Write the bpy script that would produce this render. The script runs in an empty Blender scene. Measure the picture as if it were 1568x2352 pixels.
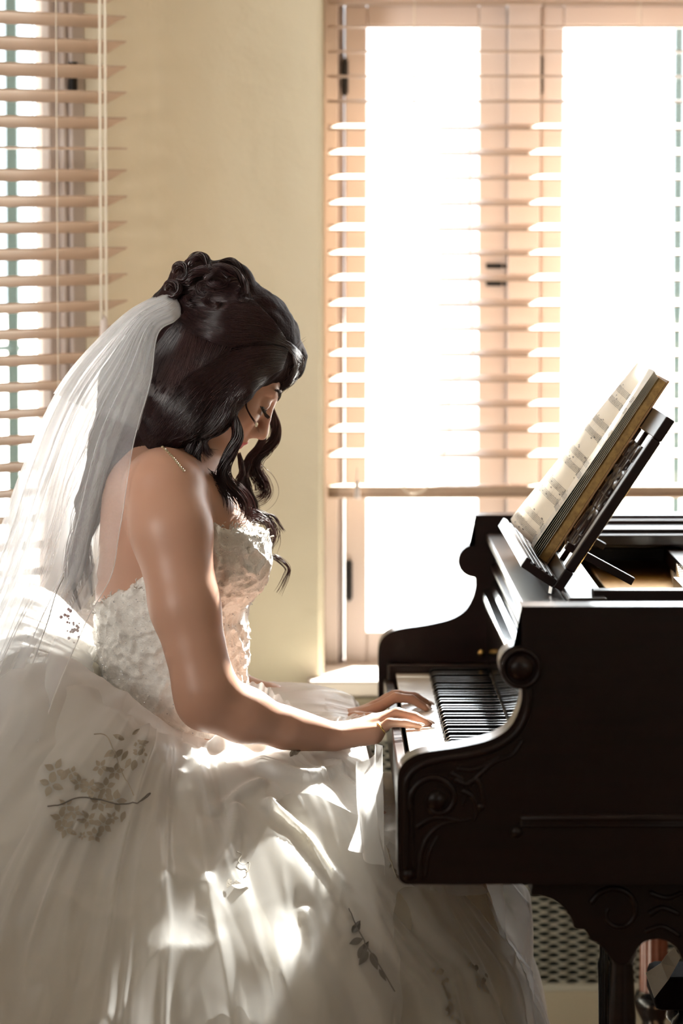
import bpy, math, random
import numpy as np
from mathutils import Vector, Matrix, noise
from mathutils.bvhtree import BVHTree
random.seed(7); rng = np.random.default_rng(7)
PI = math.pi; R = math.radians
SC = bpy.context.scene; COL = SC.collection
# ---------------------------------------------------------------- camera
FPX = 8820.0                       # focal length in pixels of the 1568x2352 frame
EYE = Vector((0.0, 0.0, 1.465))
PITCH, YAW = math.atan(734 / FPX), -math.atan(68 / FPX)
cam = bpy.data.cameras.new('camera'); camo = bpy.data.objects.new('camera', cam); COL.objects.link(camo)
camo.location = EYE; camo.rotation_euler = (PI / 2 - PITCH, 0, YAW)
cam.sensor_fit = 'VERTICAL'; cam.sensor_height = 36; cam.sensor_width = 24
cam.lens = FPX * 36 / 2352; cam.clip_start = .05; cam.clip_end = 200
cam.dof.use_dof = True; cam.dof.focus_distance = 5.46; cam.dof.aperture_fstop = 3.8
SC.camera = camo
# ---------------------------------------------------------------- world, sun, lamps, exposure
SC.view_settings.view_transform = 'Standard'; SC.view_settings.look = 'None'
SC.view_settings.gamma = 1.0; SC.view_settings.use_curve_mapping = False
SC.view_settings.exposure = 0.12
SUN_EL, SUN_AZ = R(42), R(24)      # the sun stands behind the window wall, to the right
w = bpy.data.worlds.new('sky'); SC.world = w; w.use_nodes = True
bg = w.node_tree.nodes['Background']; bg.inputs[0].default_value = (.86, .93, 1, 1); bg.inputs[1].default_value = 3.4
ld = bpy.data.lights.new('sun', 'SUN'); ld.energy = 68; ld.angle = R(2.2); ld.color = (1, .95, .88)
lo = bpy.data.objects.new('sun', ld); COL.objects.link(lo)
sdir = Vector((-math.sin(SUN_AZ) * math.cos(SUN_EL), -math.cos(SUN_AZ) * math.cos(SUN_EL), -math.sin(SUN_EL)))
lo.rotation_euler = sdir.to_track_quat('-Z', 'Y').to_euler(); lo.location = (3, 12, 6)
def area(name, loc, aim, sx, sy, e, col):
    l = bpy.data.lights.new(name, 'AREA'); l.shape = 'RECTANGLE'; l.size = sx; l.size_y = sy; l.energy = e; l.color = col
    o = bpy.data.objects.new(name, l); COL.objects.link(o); o.location = loc
    o.rotation_euler = (Vector(aim) - Vector(loc)).to_track_quat('-Z', 'Y').to_euler(); return o
area('camera_side_fill', (2.4, -.6, 1.9), (0.0, 5.5, 1.2), 2.2, 1.6, 10, (1, .92, .84))  # added fill lamp behind the camera, no window stands there
area('left_room_fill', (-1.75, 1.9, 1.9), (0.1, 6.2, 1.5), 1.4, 1.4, 8, (1, .95, .90))  # added fill lamp on the left side of the room
wfill = area('window_wall_fill', (-2.0, 3.5, 1.75), (0.15, 6.62, 1.75), .8, 1.2, 12, (1, .97, .92)); wfill.data.spread = R(50)  # added narrow lamp that brightens the window wall more than the angled one
area('window_daylight', (.95, 7.15, 1.55), (.5, 5, .9), 1.9, 1.8, 80, (.95, .97, 1))
# ---------------------------------------------------------------- helpers
ROT = camo.rotation_euler.to_matrix()
def ray(px, py): return (ROT @ Vector((px - 784, 1176 - py, -FPX))).normalized()
def P(px, py, Y):
    d = ray(px, py); return EYE + d * ((Y - EYE.y) / d.y)
def hit(px, py, p0, n):
    d = ray(px, py); return EYE + d * ((Vector(p0) - EYE).dot(n) / d.dot(n))
def tag(o, label=None, cat=None, group=None, kind=None):
    if label: o['label'] = label
    if cat: o['category'] = cat
    if group: o['group'] = group
    if kind: o['kind'] = kind
    return o
def thing(name, loc, label, cat, group=None, kind=None):
    o = bpy.data.objects.new(name, None); COL.objects.link(o); o.location = loc; o.empty_display_size = .05
    return tag(o, label, cat, group, kind)
def wloc(o):
    v = Vector(o.location)
    while o.parent is not None:
        v = v if o.matrix_parent_inverse != Matrix() else v
        o = o.parent
    return v
def adopt(o, parent):              # parent, keeping world-space mesh coordinates
    o.parent = parent
    if parent is not None:
        root = parent
        while root.parent is not None: root = root.parent
        o.matrix_parent_inverse = Matrix.Translation(-Vector(root.location)) if parent is root else Matrix()
    return o
def mesh(name, V, F, mat=None, parent=None, smooth=False, kind=None, bevel=0, mats=None, mi=None):
    me = bpy.data.meshes.new(name)
    V = np.asarray(V, dtype=np.float64).reshape(-1, 3)
    if isinstance(F, np.ndarray):
        n = len(F); k = F.shape[1]
        me.vertices.add(len(V)); me.vertices.foreach_set('co', V.astype(np.float32).ravel())
        me.loops.add(n * k); me.polygons.add(n)
        me.loops.foreach_set('vertex_index', F.astype(np.int32).ravel())
        me.polygons.foreach_set('loop_start', np.arange(n, dtype=np.int32) * k)
        me.update(calc_edges=True)
    else:
        me.from_pydata([tuple(v) for v in V], [], F); me.update()
    for m in (mats or ([mat] if mat else [])): me.materials.append(m)
    if mi is not None: me.polygons.foreach_set('material_index', np.asarray(mi, dtype=np.int32))
    if smooth: me.polygons.foreach_set('use_smooth', np.ones(len(me.polygons), dtype=bool))
    o = bpy.data.objects.new(name, me); COL.objects.link(o)
    if parent is not None: adopt(o, parent)
    if kind: o['kind'] = kind
    if bevel:
        b = o.modifiers.new('bevel', 'BEVEL'); b.width = bevel; b.segments = 2; b.limit_method = 'ANGLE'; b.angle_limit = R(35)
        me.polygons.foreach_set('use_smooth', np.ones(len(me.polygons), dtype=bool)); b.harden_normals = True
    return o
class MB:
    def __init__(s): s.v = []; s.f = []
    def add(s, V, F):
        n = len(s.v); s.v += [tuple(v) for v in V]; s.f += [tuple(i + n for i in f) for f in F]; return s
    def box(s, a, b, M=None):
        x0, y0, z0 = a; x1, y1, z1 = b
        V = [(x0,y0,z0),(x1,y0,z0),(x1,y1,z0),(x0,y1,z0),(x0,y0,z1),(x1,y0,z1),(x1,y1,z1),(x0,y1,z1)]
        if M is not None: V = [M @ Vector(v) for v in V]
        return s.add(V, [(0,3,2,1),(4,5,6,7),(0,1,5,4),(1,2,6,5),(2,3,7,6),(3,0,4,7)])
    def prism(s, pts, y0, y1, M=None):           # polygon in XZ extruded along Y
        n = len(pts)
        V = [Vector((p[0], y0, p[1])) for p in pts] + [Vector((p[0], y1, p[1])) for p in pts]
        if M is not None: V = [M @ v for v in V]
        return s.add(V, [tuple(range(n)), tuple(range(2*n-1, n-1, -1))] + [(i, i+n, (i+1)%n+n, (i+1)%n) for i in range(n)])
    def tube(s, pts, r, n=8, cap=True, flat=1.0, up=None):
        pts = [Vector(p) for p in pts]; m = len(pts); rr = r if hasattr(r, '__len__') else [r]*m
        V = []; prev = None
        for i, p in enumerate(pts):
            t = (pts[min(i+1, m-1)] - pts[max(i-1, 0)]).normalized()
            if prev is None:
                a = Vector(up) if up else (Vector((0,0,1)) if abs(t.z) < .9 else Vector((1,0,0)))
            else: a = prev
            b = (a - t * a.dot(t)).normalized(); prev = b; c = t.cross(b)
            for j in range(n):
                q = 2*PI*j/n; V.append(p + b*(math.cos(q)*rr[i]*flat) + c*(math.sin(q)*rr[i]))
        F = [(i*n+j, i*n+(j+1)%n, (i+1)*n+(j+1)%n, (i+1)*n+j) for i in range(m-1) for j in range(n)]
        if cap: F += [tuple(range(n-1, -1, -1)), tuple(range((m-1)*n, m*n))]
        return s.add(V, F)
    def lathe(s, prof, c, n=20, axis='z'):        # prof: (r, h)
        V = []
        for r, h in prof:
            for j in range(n):
                q = 2*PI*j/n; a, b = math.cos(q)*r, math.sin(q)*r
                V.append((c[0]+a, c[1]+b, c[2]+h) if axis == 'z' else (c[0]+a, c[1]+h, c[2]+b))
        m = len(prof)
        F = [(i*n+j, i*n+(j+1)%n, (i+1)*n+(j+1)%n, (i+1)*n+j) for i in range(m-1) for j in range(n)]
        F += [tuple(range(n-1, -1, -1)), tuple(range((m-1)*n, m*n))]
        return s.add(V, F)
    def ball(s, c, r, n=12, m=8, sc=(1,1,1), M=None):
        V = []; 
        for i in range(m+1):
            th = PI*i/m
            for j in range(n):
                q = 2*PI*j/n; v = Vector((math.sin(th)*math.cos(q)*r*sc[0], math.sin(th)*math.sin(q)*r*sc[1], math.cos(th)*r*sc[2]))
                if M is not None: v = M @ v
                V.append(Vector(c)+v)
        F = [(i*n+j, (i+1)*n+j, (i+1)*n+(j+1)%n, i*n+(j+1)%n) for i in range(m) for j in range(n)]
        return s.add(V, F)
    def build(s, name, mat, parent=None, smooth=False, bevel=0, kind=None):
        return mesh(name, s.v, s.f, mat, parent, smooth, kind, bevel)
def catmull(pts, n=8, closed=False):
    pts = [np.array(p, float) for p in pts]; m = len(pts); out = []
    for i in range(m if closed else m-1):
        if closed: a, b, c, d = pts[i-1], pts[i], pts[(i+1) % m], pts[(i+2) % m]
        else: a, b, c, d = pts[max(i-1, 0)], pts[i], pts[i+1], pts[min(i+2, m-1)]
        for k in range(n):
            t = k/n; out.append(.5*((2*b)+(-a+c)*t+(2*a-5*b+4*c-d)*t*t+(-a+3*b-3*c+d)*t**3))
    if not closed: out.append(pts[-1])
    return out
def clone(o, parent=None, loc=None, rot=None):
    c = o.copy(); COL.objects.link(c)
    if parent is not None: c.parent = parent
    if loc is not None: c.location = loc
    if rot is not None: c.rotation_euler = rot
    return c
# ---------------------------------------------------------------- materials
def mat(name, col, rough=.5, metal=0, spec=.5, bump=None, var=None, coat=0, sss=0, sheen=0, trans=0):
    m = bpy.data.materials.new(name); m.use_nodes = True; nt = m.node_tree; b = nt.nodes['Principled BSDF']
    b.inputs['Base Color'].default_value = (*col, 1); b.inputs['Roughness'].default_value = rough
    b.inputs['Metallic'].default_value = metal; b.inputs['Specular IOR Level'].default_value = spec
    b.inputs['Coat Weight'].default_value = coat; b.inputs['Coat Roughness'].default_value = .08
    b.inputs['Sheen Weight'].default_value = sheen
    if sss:
        b.inputs['Subsurface Weight'].default_value = sss; b.inputs['Subsurface Radius'].default_value = (.02, .008, .004); b.inputs['Subsurface Scale'].default_value = .6
    co = nt.nodes.new('ShaderNodeTexCoord')
    if var:                       # (scale, colour2, amount, stretch)
        sc, c2, amt, st = var
        mp = nt.nodes.new('ShaderNodeMapping'); mp.inputs['Scale'].default_value = st
        n = nt.nodes.new('ShaderNodeTexNoise'); n.inputs['Scale'].default_value = sc; n.inputs['Detail'].default_value = 6
        r = nt.nodes.new('ShaderNodeValToRGB'); r.color_ramp.elements[0].position = .5-.25*amt; r.color_ramp.elements[1].position = .5+.25*amt
        r.color_ramp.elements[0].color = (*c2, 1); r.color_ramp.elements[1].color = (*col, 1)
        nt.links.new(co.outputs['Object'], mp.inputs[0]); nt.links.new(mp.outputs[0], n.inputs[0]); nt.links.new(n.outputs[0], r.inputs[0])
        nt.links.new(r.outputs[0], b.inputs['Base Color'])
    if bump:                      # (scale, strength, distance)
        n = nt.nodes.new('ShaderNodeTexNoise'); n.inputs['Scale'].default_value = bump[0]; n.inputs['Detail'].default_value = 5
        bp = nt.nodes.new('ShaderNodeBump'); bp.inputs['Strength'].default_value = bump[1]; bp.inputs['Distance'].default_value = bump[2]
        nt.links.new(co.outputs['Object'], n.inputs[0]); nt.links.new(n.outputs[0], bp.inputs['Height']); nt.links.new(bp.outputs[0], b.inputs['Normal'])
    return m
def thin(name, col, alpha, transl=.5, facing=0, rough=.5, gloss=0, bump=None, dens=False):
    """sheer cloth: open weave (transparent) over a diffuse + translucent thread"""
    m = bpy.data.materials.new(name); m.use_nodes = True; nt = m.node_tree; N = nt.nodes; L = nt.links
    N.clear(); out = N.new('ShaderNodeOutputMaterial')
    d = N.new('ShaderNodeBsdfDiffuse'); d.inputs[0].default_value = (*col, 1)
    t = N.new('ShaderNodeBsdfTranslucent'); t.inputs[0].default_value = (*col, 1)
    mx = N.new('ShaderNodeMixShader'); mx.inputs[0].default_value = transl
    L.new(d.outputs[0], mx.inputs[1]); L.new(t.outputs[0], mx.inputs[2]); sh = mx
    if gloss:
        g = N.new('ShaderNodeBsdfGlossy'); g.inputs[0].default_value = (1, 1, 1, 1); g.inputs[1].default_value = rough
        m2 = N.new('ShaderNodeMixShader'); m2.inputs[0].default_value = gloss
        L.new(mx.outputs[0], m2.inputs[1]); L.new(g.outputs[0], m2.inputs[2]); sh = m2
    tr = N.new('ShaderNodeBsdfTransparent'); m3 = N.new('ShaderNodeMixShader')
    L.new(tr.outputs[0], m3.inputs[1]); L.new(sh.outputs[0], m3.inputs[2]); L.new(m3.outputs[0], out.inputs[0])
    if facing:
        lw = N.new('ShaderNodeLayerWeight'); lw.inputs[0].default_value = .5
        mr = N.new('ShaderNodeMapRange'); mr.inputs['From Min'].default_value = 0; mr.inputs['From Max'].default_value = 1
        mr.inputs['To Min'].default_value = alpha; mr.inputs['To Max'].default_value = facing
        pw = N.new('ShaderNodeMath'); pw.operation = 'POWER'; pw.inputs[1].default_value = 2.0
        L.new(lw.outputs['Facing'], pw.inputs[0]); L.new(pw.outputs[0], mr.inputs['Value']); L.new(mr.outputs[0], m3.inputs[0])
    else: m3.inputs[0].default_value = alpha
    if dens:                      # gathered cloth: more threads per area where the cloth is bunched
        at = N.new('ShaderNodeAttribute'); at.attribute_name = 'gathering'; src = m3.inputs[0].links[0].from_socket
        mm = N.new('ShaderNodeMath'); mm.operation = 'MAXIMUM'; L.new(src, mm.inputs[0]); L.new(at.outputs['Fac'], mm.inputs[1]); L.new(mm.outputs[0], m3.inputs[0])
    if bump:
        co = N.new('ShaderNodeTexCoord'); n = N.new('ShaderNodeTexNoise'); n.inputs['Scale'].default_value = bump[0]
        bp = N.new('ShaderNodeBump'); bp.inputs['Strength'].default_value = bump[1]; bp.inputs['Distance'].default_value = bump[2]
        L.new(co.outputs['Object'], n.inputs[0]); L.new(n.outputs[0], bp.inputs['Height'])
        for s_ in (d, t): L.new(bp.outputs[0], s_.inputs['Normal'])
    return m
def glassmat():
    m = bpy.data.materials.new('window_glass'); m.use_nodes = True; nt = m.node_tree; N = nt.nodes; N.clear()
    out = N.new('ShaderNodeOutputMaterial'); t = N.new('ShaderNodeBsdfTransparent'); t.inputs[0].default_value = (.97, .99, .99, 1)
    g = N.new('ShaderNodeBsdfGlossy'); g.inputs[1].default_value = .02; f = N.new('ShaderNodeFresnel'); f.inputs[0].default_value = 1.3
    mx = N.new('ShaderNodeMixShader'); nt.links.new(f.outputs[0], mx.inputs[0]); nt.links.new(t.outputs[0], mx.inputs[1]); nt.links.new(g.outputs[0], mx.inputs[2])
    nt.links.new(mx.outputs[0], out.inputs[0]); return m
M = {
 'wall': mat('cream_plaster', (.66, .59, .44), .75, bump=(9, .5, .02), var=(5, (.61, .54, .39), 1.6, (1, 1, .4))),
 'ceil': mat('white_ceiling', (.8, .78, .72), .9), 'floor': mat('oak_floor', (.22, .12, .06), .35, var=(6, (.14, .07, .035), 1, (1, 8, 1))),
 'frame': mat('window_paint', (.56, .49, .45), .45, bump=(30, .1, .002)),
 'slat': mat('wooden_slat', (.50, .365, .265), .5, var=(14, (.46, .33, .24), 1.4, (1, 6, 6)), bump=(60, .05, .001)),
 'cord': mat('cord', (.72, .66, .55), .7), 'iron': mat('black_iron', (.012, .012, .012), .45, .4),
 'rad': mat('radiator_paint', (.62, .60, .50), .5), 'dark': mat('hollow_shade', (.05, .06, .055), .9),
 'green': mat('green_paint', (.02, .04, .042), .6), 'stucco': mat('pale_stucco', (.55, .53, .50), .9, var=(3, (.48, .45, .42), 1, (1, 1, 1))),
 'ground': mat('pale_paving', (.62, .6, .56), .9, bump=(8, .4, .02)),
 'mahog': mat('dark_mahogany', (.018, .0050, .0042), .34, spec=.35, coat=.22, var=(7, (.009, .0035, .003), 1.2, (1, 1, 14))),
 'black': mat('black_lacquer', (.008, .008, .009), .16, coat=.5), 'ivory': mat('ivory_key', (.85, .80, .70), .25, coat=.3),
 'brass': mat('brass', (.75, .5, .18), .25, 1), 'gold': mat('gilded_iron', (.55, .32, .08), .4, .8, var=(12, (.4, .22, .05), 1, (1,1,1))),
 'steel': mat('steel', (.6, .6, .6), .25, 1), 'felt': mat('white_felt', (.8, .78, .72), .9), 'redfelt': mat('red_felt', (.25, .02, .02), .9),
 'page': mat('cream_paper', (.80, .74, .62), .75), 'edge': mat('page_edges', (.55, .36, .12), .6, var=(160, (.25, .14, .05), 1.2, (1, 1, 1))),
 'ink': mat('printing_ink', (.05, .045, .05), .8), 'glass': glassmat(),
}
# ================================================================ ROOM
WY = 6.62                                             # inner face of the window wall
CX = P(565, 442, WY).x                                # the corner where the angled wall starts
TH = R(47); e1 = Vector((-math.cos(TH), -math.sin(TH), 0)); nL = Vector((math.sin(TH), -math.cos(TH), 0))
C0 = Vector((CX, WY, 0)); LM = Matrix(((e1.x, -nL.x, 0, C0.x), (e1.y, -nL.y, 0, C0.y), (0, 0, 1, 0), (0, 0, 0, 1)))
# LM maps (t along angled wall, depth behind its face, z) to the world
def tz(px, py, back=0.0):
    h = hit(px, py, C0 - nL * back, nL); return (h - C0).dot(e1), h.z
ZC = 2.75
def S(o): o['kind'] = 'structure'; return o
S(MB().box((-4, -3, -.1), (5, 6.8, 0)).build('floor', M['floor']))
S(MB().box((-4, -3, ZC), (5, 7.0, ZC+.1)).build('ceiling', M['ceil']))
S(MB().box((3.2, -1.6, 0), (3.35, 6.7, ZC)).build('wall_right', M['wall']))
S(MB().box((-2.3, -1.75, 0), (3.3, -1.6, ZC)).build('wall_front', M['wall']))
Lx = (C0 + e1*2.9)
S(MB().box((Lx.x-.15, -1.7, 0), (Lx.x, Lx.y+.05, ZC)).build('wall_left', M['wall']))
# window wall: opening from X0 to X1, Z0 to Z1
X0 = P(744, 700, WY).x; X1 = 1.86; GY = 6.86
Z0 = P(800, 1556, WY).z; Z1 = 2.56
wb = MB()
r_ = .07                                             # plaster corner between the two walls, rounded on the inside
arc = []
for k in range(13):
    a = k/12; 
    p = (1-a)**2*(C0+e1*.24) + 2*a*(1-a)*C0 + a*a*(C0+Vector((.12, 0, 0))); arc.append((p.x, p.y))
poly = [(X0-.012, WY)] if X0-.012 > C0.x+.12 else []
outer = [(X0, WY+.012), (X0, WY+.30)]
plan = arc + [(X0-.012, WY)] + [(X0-.006, WY+.002), (X0-.001, WY+.007), (X0, WY+.014), (X0, WY+.30), (C0.x-.05, WY+.30), (C0.x+e1.x*.24-nL.x*.2, C0.y+e1.y*.24-nL.y*.2)]
n = len(plan)
wb.add([(x, y, 0) for x, y in plan]+[(x, y, ZC) for x, y in plan], [tuple(range(n)), tuple(range(2*n-1, n-1, -1))]+[(i, i+n, (i+1) % n+n, (i+1) % n) for i in range(n)])
wb.box((X0-.02, WY, 0), (X1+.02, WY+.30, Z0-.03)); wb.box((X0-.02, WY, Z1), (X1+.02, WY+.30, ZC)); wb.box((X1, WY, 0), (3.25, WY+.30, ZC))
wo = S(wb.build('wall_back', M['wall'], bevel=.008))
# angled wall with its opening
tA, _ = tz(240, 442); tB = tA+1.25
def lbox(mb, a, b): return mb.box(a, b, LM)
wl = MB(); lbox(wl, (.235, 0, 0), (tA, .115, ZC)); lbox(wl, (tA, 0, 0), (tB, .115, .62)); lbox(wl, (tA, 0, 2.35), (tB, .115, ZC)); lbox(wl, (tB, 0, 0), (2.95, .115, ZC))
S(wl.build('wall_side', M['wall']))
# ---- sill, lower ledge and radiator cover
S(MB().box((X0-.03, WY-.045, Z0-.028), (X1+.03, WY+.22, Z0)).build('trim_1', M['frame'], bevel=.006))
zl = P(800, 1603, WY-.03).z
S(MB().box((X0-.03, WY-.03, zl-.03), (2.2, WY, zl)).build('trim_2', M['wall'], bevel=.006))
# ---- window 2 (behind the piano)
def bars(mb, x0, x1, z0, z1, wl_, wr, wt, wb_, y0, y1, T=None):
    for a, b in (((x0, y0, z0), (x0+wl_, y1, z1)), ((x1-wr, y0, z0), (x1, y1, z1)), ((x0+wl_, y0, z0), (x1-wr, y1, z0+wb_)), ((x0+wl_, y0, z1-wt), (x1-wr, y1, z1))): mb.box(a, b, T)
gx = lambda px: P(px, 442, GY).x
gz = lambda py: P(900, py, GY).z
win = thing('window_2', (X0, GY, Z0), 'painted casement window behind the piano', 'window', kind='structure')
zt = gz(14); ZB = 1.925
fm = MB()
fm.box((X0, GY-.05, Z0), (gx(776), GY+.06, Z1)); fm.box((gx(776), GY-.02, Z0), (gx(790), GY+.06, Z1)); fm.box((gx(1163), GY-.05, Z0), (gx(1236), GY+.06, Z1))
fm.box((X0+.0005, GY-.0485, zt), (X1-.0005, GY+.012, ZB)); fm.box((X0+.0005, GY-.0485, Z1-.05), (X1-.0005, GY+.058, Z1-.0005)); fm.box((X0+.0005, GY-.0485, Z0+.0005), (X1-.0005, GY+.058, gz(1535)))
fm.box((gx(1890), GY-.05, Z0), (gx(1960), GY+.06, Z1)); fm.box((X1-.05, GY-.05, Z0), (X1, GY+.06, Z1))
fm.build('window_frame', M['frame'], win, bevel=.003)
def casement(a, b, c, d, name='casement'):
    cm = MB(); bars(cm, gx(a), gx(d), gz(1532), zt, gx(b)-gx(a), gx(d)-gx(c), zt-gz(62), gz(1445)-gz(1532), GY-.035, GY+.01)
    o = cm.build(name, M['frame'], win, bevel=.004)
    g = MB().box((gx(b)-.004, GY-.008, gz(1449)), (gx(c)+.004, GY-.004, gz(58))); g = g.build('pane', M['glass'], o)
    return o
c1 = casement(791, 842, 1097, 1161); c2 = casement(1238, 1290, 1835, 1888); c3 = casement(1962, 2010, 2990, 3036)
zz = [(zt+.05, Z1-.05)]
for a, b in ((791, 1163), (1236, 1890), (1960, 2900)):
    tm = MB(); x0, x1 = gx(a), min(gx(b), X1-.05); bars(tm, x0, x1, ZB, Z1-.05, .03, .03, .03, .035, GY-.03, GY+.01)
    o = tm.build('transom', M['frame'], win, bevel=.003); MB().box((x0+.02, GY-.008, ZB+.02), (x1-.02, GY-.004, Z1-.07)).build('pane', M['glass'], o)
for px, y0, y1 in ((791, 135, 222), (1235, 128, 220), (801, 1280, 1375), (1236, 1280, 1375)):
    h = MB(); x = gx(px); h.tube([(x, GY-.043, gz(y1)), (x, GY-.043, gz(y0))], .0032, 8); h.box((x-.006, GY-.04, gz(y1)+.004), (x+.006, GY-.034, gz(y0)-.004)); h.build('hinge', M['iron'], win)
for y0 in (610, 650):
    h = MB(); h.box((gx(1114), GY-.045, gz(y0+6)), (gx(1150), GY-.034, gz(y0-6))); h.ball((gx(1156), GY-.045, gz(y0)), .004); h.build('latch', M['iron'], win, bevel=.002)
# ---- window 1 (angled wall)
w1 = thing('window_1', LM @ Vector((tA, .05, .62)), 'painted casement window in the angled wall', 'window', kind='structure')
tG, _ = tz(106, 442, .09)
f1 = MB(); bars(f1, tA+.0, tB-.0, .62, 2.35, .03, .045, .05, .05, .045, .12, LM)
f1.build('window_frame', M['frame'], w1, bevel=.003)
f1 = MB(); bars(f1, tA+.033, tA+.62, .68, 2.30, max(.03, tG-tA-.033), .05, .05, .05, .065, .10, LM); bars(f1, tA+.625, tB-.05, .68, 2.30, .05, .05, .05, .05, .065, .10, LM)
for a_, b_ in ((tA+.033, .010), (tG-.016, .008)): f1.box((a_, .052, .68), (a_+b_, .066, 2.3), LM)
f1 = f1.build('casement', M['frame'], w1, bevel=.004)
MB().box((tG-.01, .082, .72), (tB-.09, .086, 2.26), LM).build('pane', M['glass'], f1)
for py in (158, 195, 930):
    t_, z_ = tz(162, py, .045); h = MB(); h.box((t_-.007, .036, z_-.011), (t_+.004, .046, z_+.011), LM); h.build('hinge', M['iron'], w1)
S(MB().box((tA-.03, -.04, .59), (tB+.03, .2, .62), LM).build('trim_3', M['frame'], bevel=.005))
# ---- blinds
def slat_mesh(L, w_=.05, th=.003):
    mb = MB(); n = 6; V = []
    for x in (0, L):
        for k in range(n+1):
            u = -w_/2+w_*k/n; V.append((x, u, .0012*(1-(2*u/w_)**2)))
        for k in range(n, -1, -1):
            u = -w_/2+w_*k/n; V.append((x, u, .0012*(1-(2*u/w_)**2)-th))
    m = 2*(n+1)
    return V, [tuple(range(m-1, -1, -1)), tuple(range(m, 2*m))]+[(i, (i+1) % m, (i+1) % m+m, i+m) for i in range(m)]
SY = 6.70
bl = thing('window_blind', (X0, SY, Z1-.02), 'wide tan wooden slat blind hanging over the bright window behind the piano', 'blind', 'wooden slat blinds')
LB = X1-X0-.014
ys = [2, 60, 117, 174, 231]+[290+57.7*k for k in range(14)]
zs = [P(900, y, SY).z for y in ys]; pitch = zs[3]-zs[4]
up = []
z = zs[0]+pitch
while z < Z1-.06: up.append(z); z += pitch
first = None
for i, z in enumerate(list(reversed(up))+zs):
    k = i-len(up)
    tilt = R(-1) if 0 < k < 4 else R(4) if k == 4 else R(10+1.5*math.sin(i*2.1))
    if k > 0 and k < 4: tilt = R(1)
    if k < 0: tilt = R(35)  # unseen slats above the view, opened to let the sun reach the bride
    if first is None:
        V, F = slat_mesh(LB); first = mesh('slat', V, F, M['slat'], None, True); first.parent = bl; o = first
        first.modifiers.new('e', 'EDGE_SPLIT')
    else: o = clone(first, bl)
    o.location = (.007, 0, z-bl.location.z); o.rotation_euler = (tilt, 0, R(.05*math.sin(i*3.7)))
hr = MB().box((X0+.004, SY-.03, Z1-.05), (X1-.004, SY+.03, Z1-.001)).build('headrail', M['slat'], bl, bevel=.003)
zb = P(900, 1114, SY).z; zb0 = P(900, 1142, SY).z
br = MB().box((X0+.006, SY-.027, zb0+.004), (X1-.006, SY+.027, zb)); br.box((X0+.006, SY-.03, zb0), (X1-.006, SY+.03, zb0+.007)); br.build('bottom_rail', M['slat'], bl, bevel=.003)
lad = [P(px, 442, SY).x for px in (950, 1465, 1980, 2480)]
for x in lad:
    if x > X1: continue
    c = MB(); c.tube([(x, SY-.027, zb), (x, SY-.027, Z1-.05)], .0007, 5); c.tube([(x, SY+.027, zb), (x, SY+.027, Z1-.05)], .0007, 5); c.build('ladder_cord', M['cord'], bl)
# loose cord loop lying at the sill end of the blind
lp = [P(x, y, SY-.045) for x, y in ((1078, 300), (1080, 700), (1088, 790), (1070, 850), (1035, 880), (1028, 905), (1030, 1000), (1000, 1085), (965, 1108), (935, 1112), (925, 1122), (945, 1134), (970, 1128), (985, 1110))]
c = MB(); c.tube(catmull([tuple(p) for p in lp], 8), .0012, 6); c.build('pull_cord', M['cord'], bl)
c = MB(); q = P(820, 1128, SY-.04); c.lathe([(.001, .02), (.004, .015), (.005, 0), (.006, -.012), (.003, -.014)], q, 12); c.tube([q+Vector((0, 0, .02)), q+Vector((0, 0, .04))], .001, 5); c.build('cord_weight', M['frame'], bl, smooth=True)
# blind on the angled wall
tE, _ = tz(268, 442, -.035); LL = tB+.1-tE
b1 = thing('window_blind', LM @ Vector((tE, -.035, 2.40)), 'narrow view of tan wooden slat blind on the angled wall behind the veil', 'blind', 'wooden slat blinds')
b1.rotation_euler = (0, 0, math.atan2(e1.y, e1.x))
yl = [-20, 37, 95, 153, 211, 270, 329, 390, 449, 508, 568, 628, 688, 747, 806, 865, 925, 984, 1044, 1103, 1162, 1222, 1282, 1342]
zl_ = [tz(255, y, -.035)[1] for y in yl]; pl = zl_[0]-zl_[1]
z = zl_[0]+pl; upl = []
while z < 2.34: upl.append(z); z += pl
firstl = None
for i, z in enumerate(list(reversed(upl))+zl_):
    tilt = R(1) if i-len(upl) == 6 else R(20+1.2*math.sin(i*1.7))
    if firstl is None: V, F = slat_mesh(LL); firstl = mesh('slat', V, F, M['slat'], None, True); firstl.parent = b1; firstl.modifiers.new('e', 'EDGE_SPLIT'); o = firstl
    else: o = clone(firstl, b1)
    # local x runs along the wall to the left, local y points out of the wall into the room
    o.location = (0, 0, z-2.40-.008); o.rotation_euler = (tilt, 0, 0)
def lb(name, a, b, m=M['slat']):
    mb = MB().box(a, b); o = mesh(name, mb.v, mb.f, m, None, bevel=.002); o.parent = b1; return o
lb('headrail', (0, -.03, -.05), (LL, .03, 0)); zq = zl_[-1]-2.40-.05; lb('bottom_rail', (0, -.027, zq-.02), (LL, .027, zq))
def lcord(t, y, r, z0, z1, name):
    mb = MB().tube([(t, y, z0), (t, y, z1)], r, 6); o = mesh(name, mb.v, mb.f, M['cord'], None, True); o.parent = b1; return o
for px in (128,):
    t_ = tz(px, 442, -.06)[0]-tE
    lcord(t_, .028, .0008, zq, -.05, 'ladder_cord'); lcord(t_, -.028, .0008, zq, -.05, 'ladder_cord')
zt_ = tz(238, 735, -.07)[1]-2.40
for px in (231, 243): lcord(tz(px, 442, -.07)[0]-tE, .035, .0022, zt_, -.05, 'pull_cord')
mb = MB().lathe([(.001, .02), (.006, .012), (.007, -.005), (.008, -.02), (.003, -.023)], (tz(237, 442, -.07)[0]-tE, .035, zt_-.012), 12)
o = mesh('cord_weight', mb.v, mb.f, M['frame'], None, True); o.parent = b1
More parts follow.
